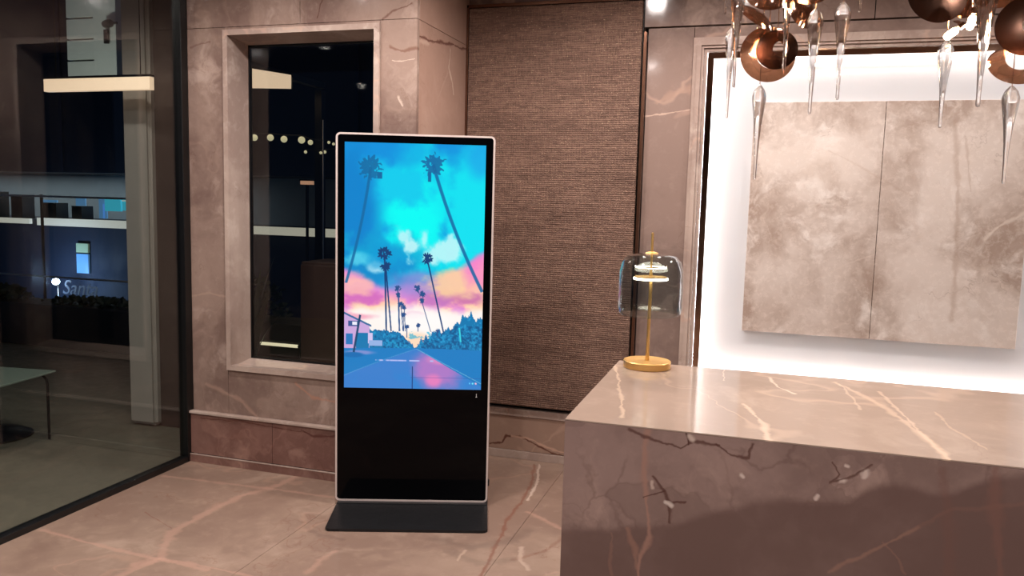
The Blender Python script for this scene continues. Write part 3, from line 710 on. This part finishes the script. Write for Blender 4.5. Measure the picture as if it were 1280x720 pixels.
# ================================================================== CHANDELIER
CH = thing('chandelier', 'chandelier of hanging glass icicles and rose gold discs above the desk', 'chandelier', (3.35, -1.7, ZC))
def cl(v): return (v[0]-3.35, v[1]+1.7, v[2]-ZC)
obj('canopy', lathe(newbm(), [(0, -.001), (.22, -.001), (.22, -.03), (.21, -.035), (0, -.035)], 48), M_bronze, CH)
CX = [2.9, 3.05, 3.2, 3.4, 3.6, 3.8]
obj('support_frame', tube(newbm(), [cl((2.93, -1.78, 2.32)), cl((3.15, -1.58, 2.34)), cl((3.35, -1.7, 2.33)), cl((3.6, -1.6, 2.34)), cl((3.85, -1.75, 2.32))], .006, 10), M_bronze, CH)
for x in (3.1, 3.6): obj('hanging_rod', tube(newbm(), [cl((x, -1.62 if x < 3.3 else -1.6, 2.335)), (.16*(-1 if x < 3.3 else 1), 0, -.03)], .003, 8), M_bronze, CH)
def drop_mesh(h, w):
    R = w/2
    prof = [(0, 0), (R*.25, -h*.008), (R*.75, -h*.06), (R, -h*.12), (R*.97, -h*.17), (R*.78, -h*.28), (R*.55, -h*.42), (R*.38, -h*.58), (R*.26, -h*.76), (R*.2, -h*.93), (R*.22, -h*.97), (R*.16, -h*.995), (0, -h)]
    return lathe(newbm(), prof, 10)
drops = [((914, 33), (909, 148), -1.6, .030), ((927, -22), (914, 110), -1.9, .032), ((990, -40), (977, 88), -1.85, .034), ((1021, 10), (1011, 143), -1.75, .037),
         ((1054, 2), (1047, 125), -1.7, .038), ((950, 106), (943, 224), -1.7, .034), ((1187, 50), (1171, 160), -1.7, .036), ((1232, -30), (1226, 134), -1.85, .046),
         ((1266, 107), (1253, 230), -1.7, .038), ((1079, -100), (1078, 15), -1.7, .034), ((909, -90), (909, 18), -1.75, .03), ((1300, 60), (1296, 190), -1.55, .036), ((1130, -140), (1128, -20), -1.5, .036)]
for (t0, t1, yy, wd) in drops:
    a = P(*t0, 1, yy); b = P(*t1, 1, yy); h = a.z-b.z
    bm = drop_mesh(h, wd); o = obj('glass_drop', bm, M_drop, CH, cl(((a.x+b.x)/2, yy, a.z)))
    obj('drop_wire', tube(newbm(), [(0, 0, -.004), (0, 0, max(.02, 2.34-a.z))], .0011, 5), M_bronze, o)
def disc(px, py, yy, r, hole, tilt, mat, dome=.25, off=.25):
    """dished disc with an off-centre hole"""
    c = P(px, py, 1, yy); bm = newbm(); n = 48; R = []
    for q in range(7):
        t = q/6; ring = []
        for k in range(n):
            a = 2*math.pi*k/n; rr = hole+(r-hole)*t; cx = off*(r-hole)*(1-t)
            x, y = cx+rr*math.cos(a), rr*math.sin(a)
            ring.append(bm.verts.new((x, y, dome*(r-(x*x+y*y)/r)*.6)))
        R.append(ring)
    for q in range(6):
        for k in range(n):
            fc = bm.faces.new((R[q][k], R[q][(k+1) % n], R[q+1][(k+1) % n], R[q+1][k])); fc.smooth = True
    bmesh.ops.solidify(bm, geom=list(bm.faces), thickness=.0015)
    m = Matrix.Rotation(tilt[2], 4, 'Z') @ Matrix.Rotation(tilt[0], 4, 'X') @ Matrix.Rotation(tilt[1], 4, 'Y')
    bmesh.ops.transform(bm, matrix=m, verts=bm.verts)
    o = obj('metal_disc', bm, mat, CH, cl(c))
    obj('disc_wire', tube(newbm(), [(0, 0, r*.5), (0, 0, max(r*.6, 2.34-c.z))], .001, 5), M_bronze, o)
H = math.pi/2
disc(960, 68, -1.70, .068, .036, (H*.95, 0, .25), M_bronze, .2, .2)
disc(971, 62, -1.76, .048, .018, (H*.9, .3, -.3), M_bronze_dark, .3, .3)
disc(944, 22, -1.72, .055, .006, (H*.35, .5, .2), M_bronze, .5, 0)
disc(1000, 8, -1.66, .058, .012, (H*.8, .2, .7), M_bronze, .6, 0)
disc(1016, -12, -1.78, .045, .018, (H*.6, -.3, .2), M_bronze, .5, .3)
disc(963, -14, -1.78, .060, .02, (H*.7, .4, -.4), M_bronze, .5, .2)
disc(1172, -8, -1.78, .066, .004, (H*.9, .1, .15), M_bronze_dark, .15, 0)
disc(1192, -6, -1.70, .060, .02, (H*.75, .1, .6), M_bronze, .4, .2)
disc(1208, 30, -1.66, .030, .016, (H*.3, .1, .3), M_bronze, .3, 0)
disc(1286, 32, -1.80, .064, .018, (H*.95, .1, -.2), M_bronze_dark, .15, .1)
disc(1268, 82, -1.72, .056, .026, (H*.6, -.2, .35), M_bronze, .5, .1)
disc(1272, 0, -1.72, .050, .012, (H*.6, .3, .5), M_bronze, .5, .2)
disc(1245, -6, -1.66, .050, .014, (H*.5, .3, -.5), M_bronze, .5, .2)
disc(900, -30, -1.66, .06, .02, (H*.7, -.3, .5), M_bronze, .5, .2)
disc(1100, -60, -1.66, .06, .02, (H*.7, .3, .1), M_bronze, .5, .2)
for (px, py, yy, tx) in [(1189, 42, -1.73, .9), (1214, 28, -1.72, .2), (946, 58, -1.62, .4), (1004, -6, -1.72, .3), (1262, 60, -1.62, .3)]:
    c = P(px, py, 1, yy)
    m = Matrix.Rotation(tx, 4, 'Y')
    o = obj('bulb', lathe(newbm(), [(0, .016), (.006, .014), (.008, .008), (.008, -.010), (.005, -.016), (0, -.017)], 16, mat=m), M_bulb, CH, cl(c))
    obj('bulb_socket', lathe(newbm(), [(0, .034), (.007, .033), (.008, .018), (0, .017)], 16, mat=m), M_bronze, o)
    L = bpy.data.lights.new('bulb_light', 'POINT'); L.energy = BULB_WATTS; L.color = (1, .78, .58); L.shadow_soft_size = .012
    lo = bpy.data.objects.new('bulb_light', L); COL.objects.link(lo); lo.parent = CH; lo.location = Vector(cl(c))+Vector((0, -.02, -.02))
    obj('bulb_wire', tube(newbm(), [(0, 0, .033), (0, 0, max(.05, 2.34-c.z))], .001, 5), M_bronze, o)

# ================================================================== OUTSIDE
M_terr = marble('terrace_stone', (112, 108, 96), (92, 90, 80), (126, 120, 106), vein=(140, 130, 114), scale=.8, rough=.4, crack_amt=.1, vein_amt=.2, contrast=.6, seed=40)
tf = struct('terrace_floor', label='dull green grey stone terrace outside the glass')
for i in range(4):
    for j in range(4):
        obj('terrace_slab', B(-.056-(i+1)*1.2+.001, -.056-i*1.2-.001, -4.8+j*1.6+.001, -4.8+(j+1)*1.6-.001, -.05, -.005), M_terr, tf)
obj('terrace_slab', B(-4.856, 1.3, 1.602, 3.2, -.05, -.005), M_terr, tf); obj('terrace_slab', B(-.055, 1.3, .23, 1.6, -.05, -.005), M_terr, tf)
M_canopy = plain('dark_canopy', (26, 28, 34), .7)
struct('terrace_soffit', B(-4.856, -.06, -4.8, 1.15, 3.1, 3.2), M_canopy)
struct('street', B(-40, 20, 3.2, 40, -1.5, -1.4), plain('night_asphalt', (24, 26, 32), .6))
M_pil = plain('grey_render', (172, 166, 160), .7, noise=.06, nscale=12, bump=.2)
pa, pb = P(157, 530, 1, .45), P(198, 533, 1, .45)
pbm = B(-.885, -.665, .45, .62, 0.005, 3.1)
bmesh.ops.bevel(pbm, geom=[e for e in pbm.edges if min(v.co.z for v in e.verts) < .1], offset=.022, segments=3, affect='EDGES')
pil = obj('terrace_pillar', pbm, M_pil); tag(pil, 'plain grey square pillar outside the left glass partition', 'pillar')
for x_, y_ in ((-.55, -.5), (-1.0, -2.6), (-2.4, -1.9)):  # unseen lamps added to brighten the pillar and terrace floor
    t = thing('terrace_fill_light', 'added unseen fill light under the dark soffit over the terrace', 'ceiling light', (x_, y_, 3.1), 0, 'added fill lights under the terrace soffit')
    obj('trim_ring', lathe(newbm(), [(.036, 0), (.036, -.004), (.05, -.006), (.052, 0)], 28, closed=True), M_black, t)
    obj('lens', lathe(newbm(), [(0, -.002), (.036, -.002)], 24), M_downlight, t)
    L = bpy.data.lights.new('terrace_fill_beam', 'SPOT'); L.energy = 58; L.color = (1, .91, .82); L.spot_size = math.radians(140); L.spot_blend = .9; L.shadow_soft_size = .05
    lo = bpy.data.objects.new('terrace_fill_beam', L); COL.objects.link(lo); lo.parent = t; lo.location = (0, 0, -.02)
# glowing bar hung outside, added to stand in for a reflection in the glass
M_bar = plain('warm_glow_diffuser', (250, 230, 210), .5, emis=(250, 214, 180), strength=.95)
def glow_bar(label, pts, h, th, top):
    a, b = pts; t = thing('reflection_bar', label, 'light', ((a.x+b.x)/2, (a.y+b.y)/2, a.z))
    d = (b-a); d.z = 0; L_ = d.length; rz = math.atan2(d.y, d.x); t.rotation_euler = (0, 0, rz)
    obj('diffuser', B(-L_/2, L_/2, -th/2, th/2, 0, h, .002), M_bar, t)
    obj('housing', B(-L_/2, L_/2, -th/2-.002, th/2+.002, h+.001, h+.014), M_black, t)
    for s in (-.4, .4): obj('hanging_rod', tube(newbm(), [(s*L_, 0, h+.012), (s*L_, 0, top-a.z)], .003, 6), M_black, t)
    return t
glow_bar('warm white glowing bar standing in for a reflection over the grey pillar', (P(58, 115, 1, .30), P(190, 111, 1, .30)), .078, .04, 3.1)
lp = thing('luminous_panel', 'warm white glowing panel shaped to a bright patch near the top of the framed window', 'light', P(330, 100, 2, 2.9))  # emissive panel filling the outline of a bright patch in the window
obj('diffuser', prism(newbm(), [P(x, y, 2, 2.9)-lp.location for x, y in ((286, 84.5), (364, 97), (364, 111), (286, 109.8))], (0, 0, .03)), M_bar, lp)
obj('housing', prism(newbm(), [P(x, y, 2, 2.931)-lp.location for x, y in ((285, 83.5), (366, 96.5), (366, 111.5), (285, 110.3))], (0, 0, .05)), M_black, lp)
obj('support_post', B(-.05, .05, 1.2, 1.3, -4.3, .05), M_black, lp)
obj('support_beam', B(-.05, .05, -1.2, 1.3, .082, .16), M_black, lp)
struct('terrace_side_wall', B(-.665, -.02, .50, .56, 0, 3.1), plain('brown_side_wall', (62, 50, 46), .6, noise=.1, nscale=6))
# panelled casing and camera
M_case = plain('white_casing', (196, 198, 190), .6, noise=.05, nscale=5)
ca_ = thing('column_casing', 'pale panelled casing high up outside the left glass', 'casing', (-3.6, 3.0, 2.72))
c0 = P(85, 96, 1, 3.0); c1 = P(120, 96, 1, 3.0); c2 = P(148, 96, 1, 3.0)
zz = [2.72, 2.92, 3.135, 3.35, 3.56, 3.78]
for k in range(5): obj('casing_panel', B(c0.x+3.6, c1.x+3.6-.01, 0, .06, zz[k]-2.72, zz[k+1]-2.72-.018, .004), M_case, ca_)
obj('casing_board', B(c1.x+3.6, c2.x+3.6, -.02, .06, 0, 1.06, .004), M_case, ca_)
obj('casing_core', B(c0.x+3.6+.01, c2.x+3.6-.01, .061, .5, 0.01, 1.06), M_pil, ca_)
k1 = P(130, 30, 1, 2.93)
kc = thing('security_camera', 'small black bracket camera on the pale panelled casing', 'camera', k1)
obj('back_plate', B(-.025, .025, .012, .04, -.19, -.05, .004), M_black, kc)
obj('camera_body', lathe(newbm(), [(0, -.06), (.035, -.06), (.04, -.02), (.04, .04), (.03, .06), (0, .06)], 20, mat=Matrix.Rotation(H, 4, 'Y') @ Matrix.Rotation(.3, 4, 'X')), M_black, kc, (.06, -.01, 0))
obj('bracket_arm', tube(newbm(), [(0, .02, .0), (.06, 0, .0), (.16, 0, .005)], .012, 8), M_black, kc)
L = bpy.data.lights.new('casing_fill_spot', 'SPOT'); L.energy = 60; L.color = (.95, 1, .96); L.spot_size = 1.0; L.spot_blend = .7; L.shadow_soft_size = .05  # unseen spot without a fitting, added to brighten the casing
lo = bpy.data.objects.new('casing_fill_spot', L); COL.objects.link(lo); lo.location = (-3.3, 1.6, 1.9)
lo.rotation_euler = (Vector((-3.6, 3, 3.2))-lo.location).to_track_quat('-Z', 'Y').to_euler()
lo.parent = None
# low wall and planting at the terrace edge
M_dark = plain('black_planter', (16, 17, 20), .5)
pw_ = obj('planter_box', B(-4.85, 1.0, 2.3, 2.7, 0, .42, .01), M_dark); tag(pw_, 'long black planter box along the far terrace edge', 'planter')
def leafclump(name, label, cx, cy, z0, rx, ry, hz, n, size, col, long=1.0, cat='shrub'):
    bm = newbm(); r = random.Random(int(cx*100)+n)
    for _ in range(n):
        a, b_ = r.uniform(0, 2*math.pi), r.random()**.5
        h = r.random()
        c = Vector((cx+rx*b_*math.cos(a)*(1-.4*h), cy+ry*b_*math.sin(a)*(1-.4*h), z0+hz*h))
        s = size*r.uniform(.6, 1.2)
        d = Vector((r.uniform(-1, 1), r.uniform(-1, 1), r.uniform(-.1, 1.2))).normalized(); e = d.orthogonal().normalized()*s*.28/long**.5
        v = [bm.verts.new(c), bm.verts.new(c+d*s*.5*long+e), bm.verts.new(c+d*s*long+Vector((0, 0, -.1*s))), bm.verts.new(c+d*s*.5*long-e)]
        bm.faces.new(v)
    o = bpy.data.objects.new(name, None); COL.objects.link(o); o.location = (0, 0, 0); tag(o, label, cat)
    f_ = obj('foliage', bm, col, o); f_['kind'] = 'stuff'
    st = newbm()
    for k in range(5):
        a = k*1.3; tube(st, [(cx, cy, z0-.1), (cx+rx*.4*math.cos(a), cy+ry*.4*math.sin(a), z0+hz*.7)], [.012, .004], 6)
    obj('stems', st, M_stem, o); return o
M_leaf = plain('dark_leaves', (38, 52, 40), .5, noise=.4, nscale=10)
M_stem = plain('brown_stems', (58, 46, 38), .8)
leafclump('shrub', 'low dark shrub in the planter beneath the lower rail', -3.0, 2.5, .42, .9, .18, .05, 420, .07, M_leaf)
leafclump('shrub', 'dark leafy shrub in the planter at the far left edge', -4.5, 2.5, .42, .5, .2, .10, 420, .08, M_leaf)
leafclump('shrub', 'dark bushy shrub seen low through the framed window', -1.5, 2.5, .42, .6, .18, .35, 420, .1, M_leaf)
leafclump('small_tree', 'tree crown at the left edge behind the railing', -7.6, 4.6, .1, .6, .4, 2.0, 800, .11, M_leaf, cat='tree')
# railing
rl = thing('terrace_railing', 'thin steel railing with two long rails beyond the terrace', 'railing', (-4.4, 3.0, -.005))
RZT, RZL = 1.49, .615
M_steel = plain('polished_steel', (206, 202, 194), .35, .4)
obj('rail', tube(newbm(), [(-2.2, 0, RZT), (2.0, 0, RZT)], .011, 8), M_steel, rl)
obj('rail', tube(newbm(), [(-2.2, 0, RZL), (2.0, 0, RZL)], .010, 8), M_steel, rl)
for x in (-2.2, 0.0, 2.0): obj('post', B(x-.012, x+.012, .012, .036, 0, RZT+.02, .003), M_blackmetal, rl)
# neighbouring building
bd = thing('neighbouring_building', 'dark blue building across the street with a lit upper gallery', 'building', (-10, 9, -1.4))
def bb(nm, x0, x1, y0, y1, z0, z1, m, par=None): return obj(nm, B(x0+10, x1+10, y0-9, y1-9, z0+1.4, z1+1.4), m, par or bd)
M_navy = plain('navy_render', (26, 36, 56), .8, noise=.15, nscale=2)
M_navy2 = plain('dark_blue_cladding', (17, 26, 42), .6, noise=.1, nscale=2)
bb('upper_facade', -18, -2, 9, 12, 1.92, 8.5, M_navy2)
bb('lower_facade', -18, -2, 9.05, 12, -1.4, .84, M_navy)
bb('gallery_back_wall', -18, -2, 10.6, 10.7, .95, 1.92, plain('gallery_paint', (150, 156, 160), .8, noise=.2, nscale=3))
bb('gallery_floor', -18, -2, 8.98, 10.6, .84, .95, M_navy2)
M_cove = plain('cove_light', (240, 235, 220), .5, emis=(226, 218, 196), strength=.55)
bb('light_band', -11.0, -3.4, 8.9, 8.97, .84, .99, M_cove); bb('light_band', -12.4, -11.2, 8.9, 8.97, .86, .965, M_cove)
M_cyan = plain('cyan_display', (60, 180, 210), .4, emis=(70, 196, 224), strength=.6)
M_bluelit = plain('blue_lit_window', (90, 140, 190), .4, emis=(96, 150, 200), strength=.55)
f1 = bb('display_window', -9.75, -9.35, 9.4, 9.45, 1.16, 1.40, M_cyan); f2 = bb('display_window', -9.30, -8.2, 9.4, 9.45, 1.18, 1.40, M_cyan)
bb('display_shelf', -9.3, -8.2, 9.38, 9.4, 1.37, 1.39, M_cove)
for x0, x1, z1 in ((-10.6, -10.35, 1.42), (-10.0, -9.85, 1.4), (-11.5, -11.1, 1.35), (-9.9, -9.8, 1.3)):
    bb('blue_panel', x0, x1, 9.5, 9.53, 1.0, z1, M_bluelit)
for x0, x1, z1 in ((-11.05, -10.7, 1.3), (-10.3, -10.05, 1.25), (-11.9, -11.6, 1.45), (-12.6, -12.3, 1.5)):
    bb('parapet_box', x0, x1, 9.1, 9.4, .95, z1, M_dark)
M_lit = plain('green_lit_window', (150, 170, 140), .5, emis=(128, 150, 128), strength=.45)
w0, w1 = P(97, 304, 1, 9.04), P(112, 316, 1, 9.04)
wf = bb('window', w0.x, w1.x, 9.0, 9.04, w1.z, w0.z, M_lit); bb('window', w0.x, w1.x, 9.0, 9.04, w1.z-.42, w1.z-.03, M_bluelit)
for x in np.arange(-17, -3, 2.2): bb('facade_rib', x, x+.06, 8.96, 9.0, 1.95, 8.4, M_navy)
L = bpy.data.lights.new('gallery_light', 'AREA'); L.shape = 'RECTANGLE'; L.size = 7; L.size_y = .5; L.energy = 45; L.color = (.8, .92, 1)
lo = bpy.data.objects.new('gallery_light', L); COL.objects.link(lo); lo.parent = bd; lo.location = (-1.0, .8, 1.9+1.4)
# street lamp and its blue glow
sl_p = P(70, 352, 1, 8.5)
sl = thing('street_lamp', 'small bright blue white street lamp between the railing bars', 'street lamp', (sl_p.x, sl_p.y, -1.4))
obj('lamp_head', lathe(newbm(), [(0, .07), (.05, .05), (.075, 0), (.05, -.05), (0, -.07)], 16, c=(0, 0, sl_p.z+1.4)), plain('street_lamp_globe', (255, 255, 255), .4, emis=(220, 236, 255), strength=9), sl)
obj('pole', tube(newbm(), [(0, .05, 0), (0, .05, sl_p.z+1.33)], .02, 8), M_black, sl)
L = bpy.data.lights.new('street_light', 'POINT'); L.energy = 120; L.color = (.45, .66, 1); L.shadow_soft_size = .1
lo = bpy.data.objects.new('street_light', L); COL.objects.link(lo); lo.parent = sl; lo.location = (0, -.12, sl_p.z+1.4)
# illegible script sign under it
tcu = bpy.data.curves.new('shop_sign', 'FONT'); tcu.body = 'Santa'; tcu.size = .40; tcu.shear = .3; tcu.extrude = .01
to = bpy.data.objects.new('shop_sign', tcu); COL.objects.link(to)
sp = P(78, 367, 1, 8.4); to.location = sp; to.rotation_euler = (H, 0, 0)
_sm = bpy.data.meshes.new_from_object(to); _m = to.matrix_world.copy(); bpy.data.objects.remove(to); _sm.materials.clear()
to = bpy.data.objects.new('shop_sign', _sm); COL.objects.link(to); to.location = sp; to.rotation_euler = (H, 0, 0)
_sm.materials.append(plain('sign_lettering', (120, 130, 150), .5, emis=(150, 176, 214), strength=.14))
tag(to, 'pale lit script lettering low behind the terrace planting', 'sign')
# things seen in the window
fs = thing('string_lights', 'string of round warm bulbs seen through the framed window', 'lights', P(350, 165, 1, 5.0))
o0 = fs.location.copy(); bpts = []
M_fest = plain('festoon_bulb', (255, 246, 220), .4, emis=(226, 214, 170), strength=.75)
for px, py, r in [(318, 172, .042), (338, 172, .042), (355, 174, .042), (377, 175, .044), (388, 178, .032), (411, 178, .018), (417, 180, .018), (382, 190, .02), (401, 191, .018), (406, 190, .02)]:
    q = P(px, py, 1, 5.0)-o0
    obj('bulb', lathe(newbm(), [(0, r)]+[(r*math.sin(a*math.pi/8), r*math.cos(a*math.pi/8)) for a in range(1, 8)]+[(0, -r)], 14), M_fest, fs, q)
    bpts.append(q+Vector((0, 0, r+.01)))
obj('cable', tube(newbm(), [bpts[0]+Vector((-1.2, 0, .2))]+bpts[:5]+bpts[5:7]+[bpts[6]+Vector((2, 0, .1))], .005, 6), M_black, fs)
obj('cable', tube(newbm(), [bpts[4], bpts[7], bpts[8], bpts[9], bpts[9]+Vector((2, 0, .1))], .005, 6), M_black, fs)
for b_ in (bpts[0]+Vector((-1.2, 0, .2)), bpts[6]+Vector((2, 0, .1))): obj('post', tube(newbm(), [(b_.x, b_.y, -1.4-o0.z), (b_.x, b_.y, b_.z+.03)], .02, 8), M_black, fs)
dp = P(404, 300, 1, 4.6)
obj_ = obj('slender_pole', tube(newbm(), [(dp.x, 4.6, -1.4), (dp.x, 4.6, P(404, 150, 1, 4.6).z)], .008, 8), M_steel); tag(obj_, 'slender steel pole standing upright outside the framed window', 'pole')
cb0 = P(375, 327, 1, .95); cb1 = P(375, 470, 1, .95)
cab = thing('outdoor_cabinet', 'brown timber cabinet outside the framed window beside the kiosk', 'cabinet', (cb0.x, .95, 0))
M_tim = plain('brown_timber', (70, 48, 40), .5, noise=.12, nscale=6)
obj('body', B(0, .95, .02, .35, 0.0, cb0.z, .004), M_tim, cab)
for x0_, x1_, hx in ((.004, .47, .44), (.476, .946, .5)):
    d_ = obj('door', B(x0_, x1_, 0, .019, .03, cb0.z-.02, .003), M_tim, cab)
    obj('handle', B(hx-.005, hx+.005, -.02, -.001, cb0.z*.5-.06, cb0.z*.5+.06, .002), M_black, d_)
t0, t1 = P(326, 429, 1, 1.25), P(373, 431, 1, 1.25)
tb = thing('tube_light', 'short glowing tube light low down outside the framed window', 'light', t0)
obj('tube', tube(newbm(), [(0, 0, 0), (t1.x-t0.x, 0, 0)], .012, 12), plain('tube_glow', (255, 244, 214), .4, emis=(236, 222, 186), strength=1.1), tb)
obj('end_cap', tube(newbm(), [(-.02, 0, 0), (-.001, 0, 0)], .013, 12), M_black, tb); obj('end_cap', tube(newbm(), [(t1.x-t0.x+.001, 0, 0), (t1.x-t0.x+.02, 0, 0)], .013, 12), M_black, tb)
obj('stand', B(0, t1.x-t0.x, .013, .04, -t0.z, .02), M_black, tb)
pp = thing('potted_plant', 'faint long leaved potted plant at the lower left of the window', 'plant', (P(320, 440, 1, 1.0).x-.02, 1.0, 0))
obj('pot', lathe(newbm(), [(0, 0), (.10, 0), (.14, .3), (.13, .3), (.12, .27), (0, .27)], 24), M_dark, pp)
for k in range(11):
    a = k*2.4; s = .10+.05*(k % 3); h = .95+.12*(k % 4)
    bm = newbm(); pr = []
    for q in range(7):
        t_ = q/6; wv_ = .022*math.sin(math.pi*min(1, t_*.9+.08))
        c_ = Vector((s*1.6*t_*t_*math.cos(a), s*1.6*t_*t_*math.sin(a), .27+(h-.3)*t_*(1-.15*t_)))
        e = Vector((-math.sin(a), math.cos(a), 0))*wv_; pr.append((bm.verts.new(c_-e), bm.verts.new(c_+e)))
    for q in range(6): bm.faces.new((pr[q][0], pr[q][1], pr[q+1][1], pr[q+1][0]))
    obj('leaf', bm, M_leaf, pp)
q = P(384, 228, 1, 6.0)
ln = thing('wall_lantern', 'tiny warm lantern seen through the framed window', 'lantern', q)
obj('glass', B(-.09, .09, -.03, .03, -.03, .02), plain('lantern_glow', (240, 180, 140), .5, emis=(214, 160, 128), strength=.7), ln); obj('cap', B(-.10, .10, -.04, .04, .021, .04), M_black, ln)
obj('post', B(-.015, .015, -.015, .015, -1.4-q.z, -.031), M_black, ln)
# glass side table on the terrace
st_p = [P(67, 464, 2, .43), P(0, 480, 2, .43), P(0, 458, 2, .43)]
cx, cy = st_p[0].x, st_p[0].y
gt = thing('side_table', 'low glass topped table outside the left glass partition', 'table', (cx, cy, 0), math.radians(8))
M_ttop = plain('pale_green_glass_top', (120, 134, 126), .12, noise=.02)
obj('table_top', B(-.95, 0, -.55, .02, .42, .432, .003), M_ttop, gt)
for lx, ly in ((-.03, -.02), (-.03, -.5), (-.9, -.02), (-.9, -.5)):
    s = 1 if lx > -.5 else -1
    obj('leg', tube(newbm(), [(lx-.08*s, ly, .41), (lx-.03*s, ly, .405), (lx-.005*s, ly, .38), (lx, ly, .34), (lx, ly, 0)], .008, 8), M_blackmetal, gt)
pd_p = P(0, 545, 2, 0)
pd = thing('pedestal_stool', 'black round pedestal foot at the left edge outside the glass', 'stool', (pd_p.x-.02, pd_p.y, 0))
obj('foot', lathe(newbm(), [(0, 0), (.2, 0), (.2, .008), (.06, .02), (.02, .03), (0, .03)], 36), M_black, pd); obj('stem', tube(newbm(), [(-.0, 0, .03), (-.0, 0, .36)], .02, 12), M_black, pd)
obj('seat', lathe(newbm(), [(0, .36), (.14, .36), (.16, .37), (.16, .40), (.14, .41), (0, .41)], 32), M_black, pd)
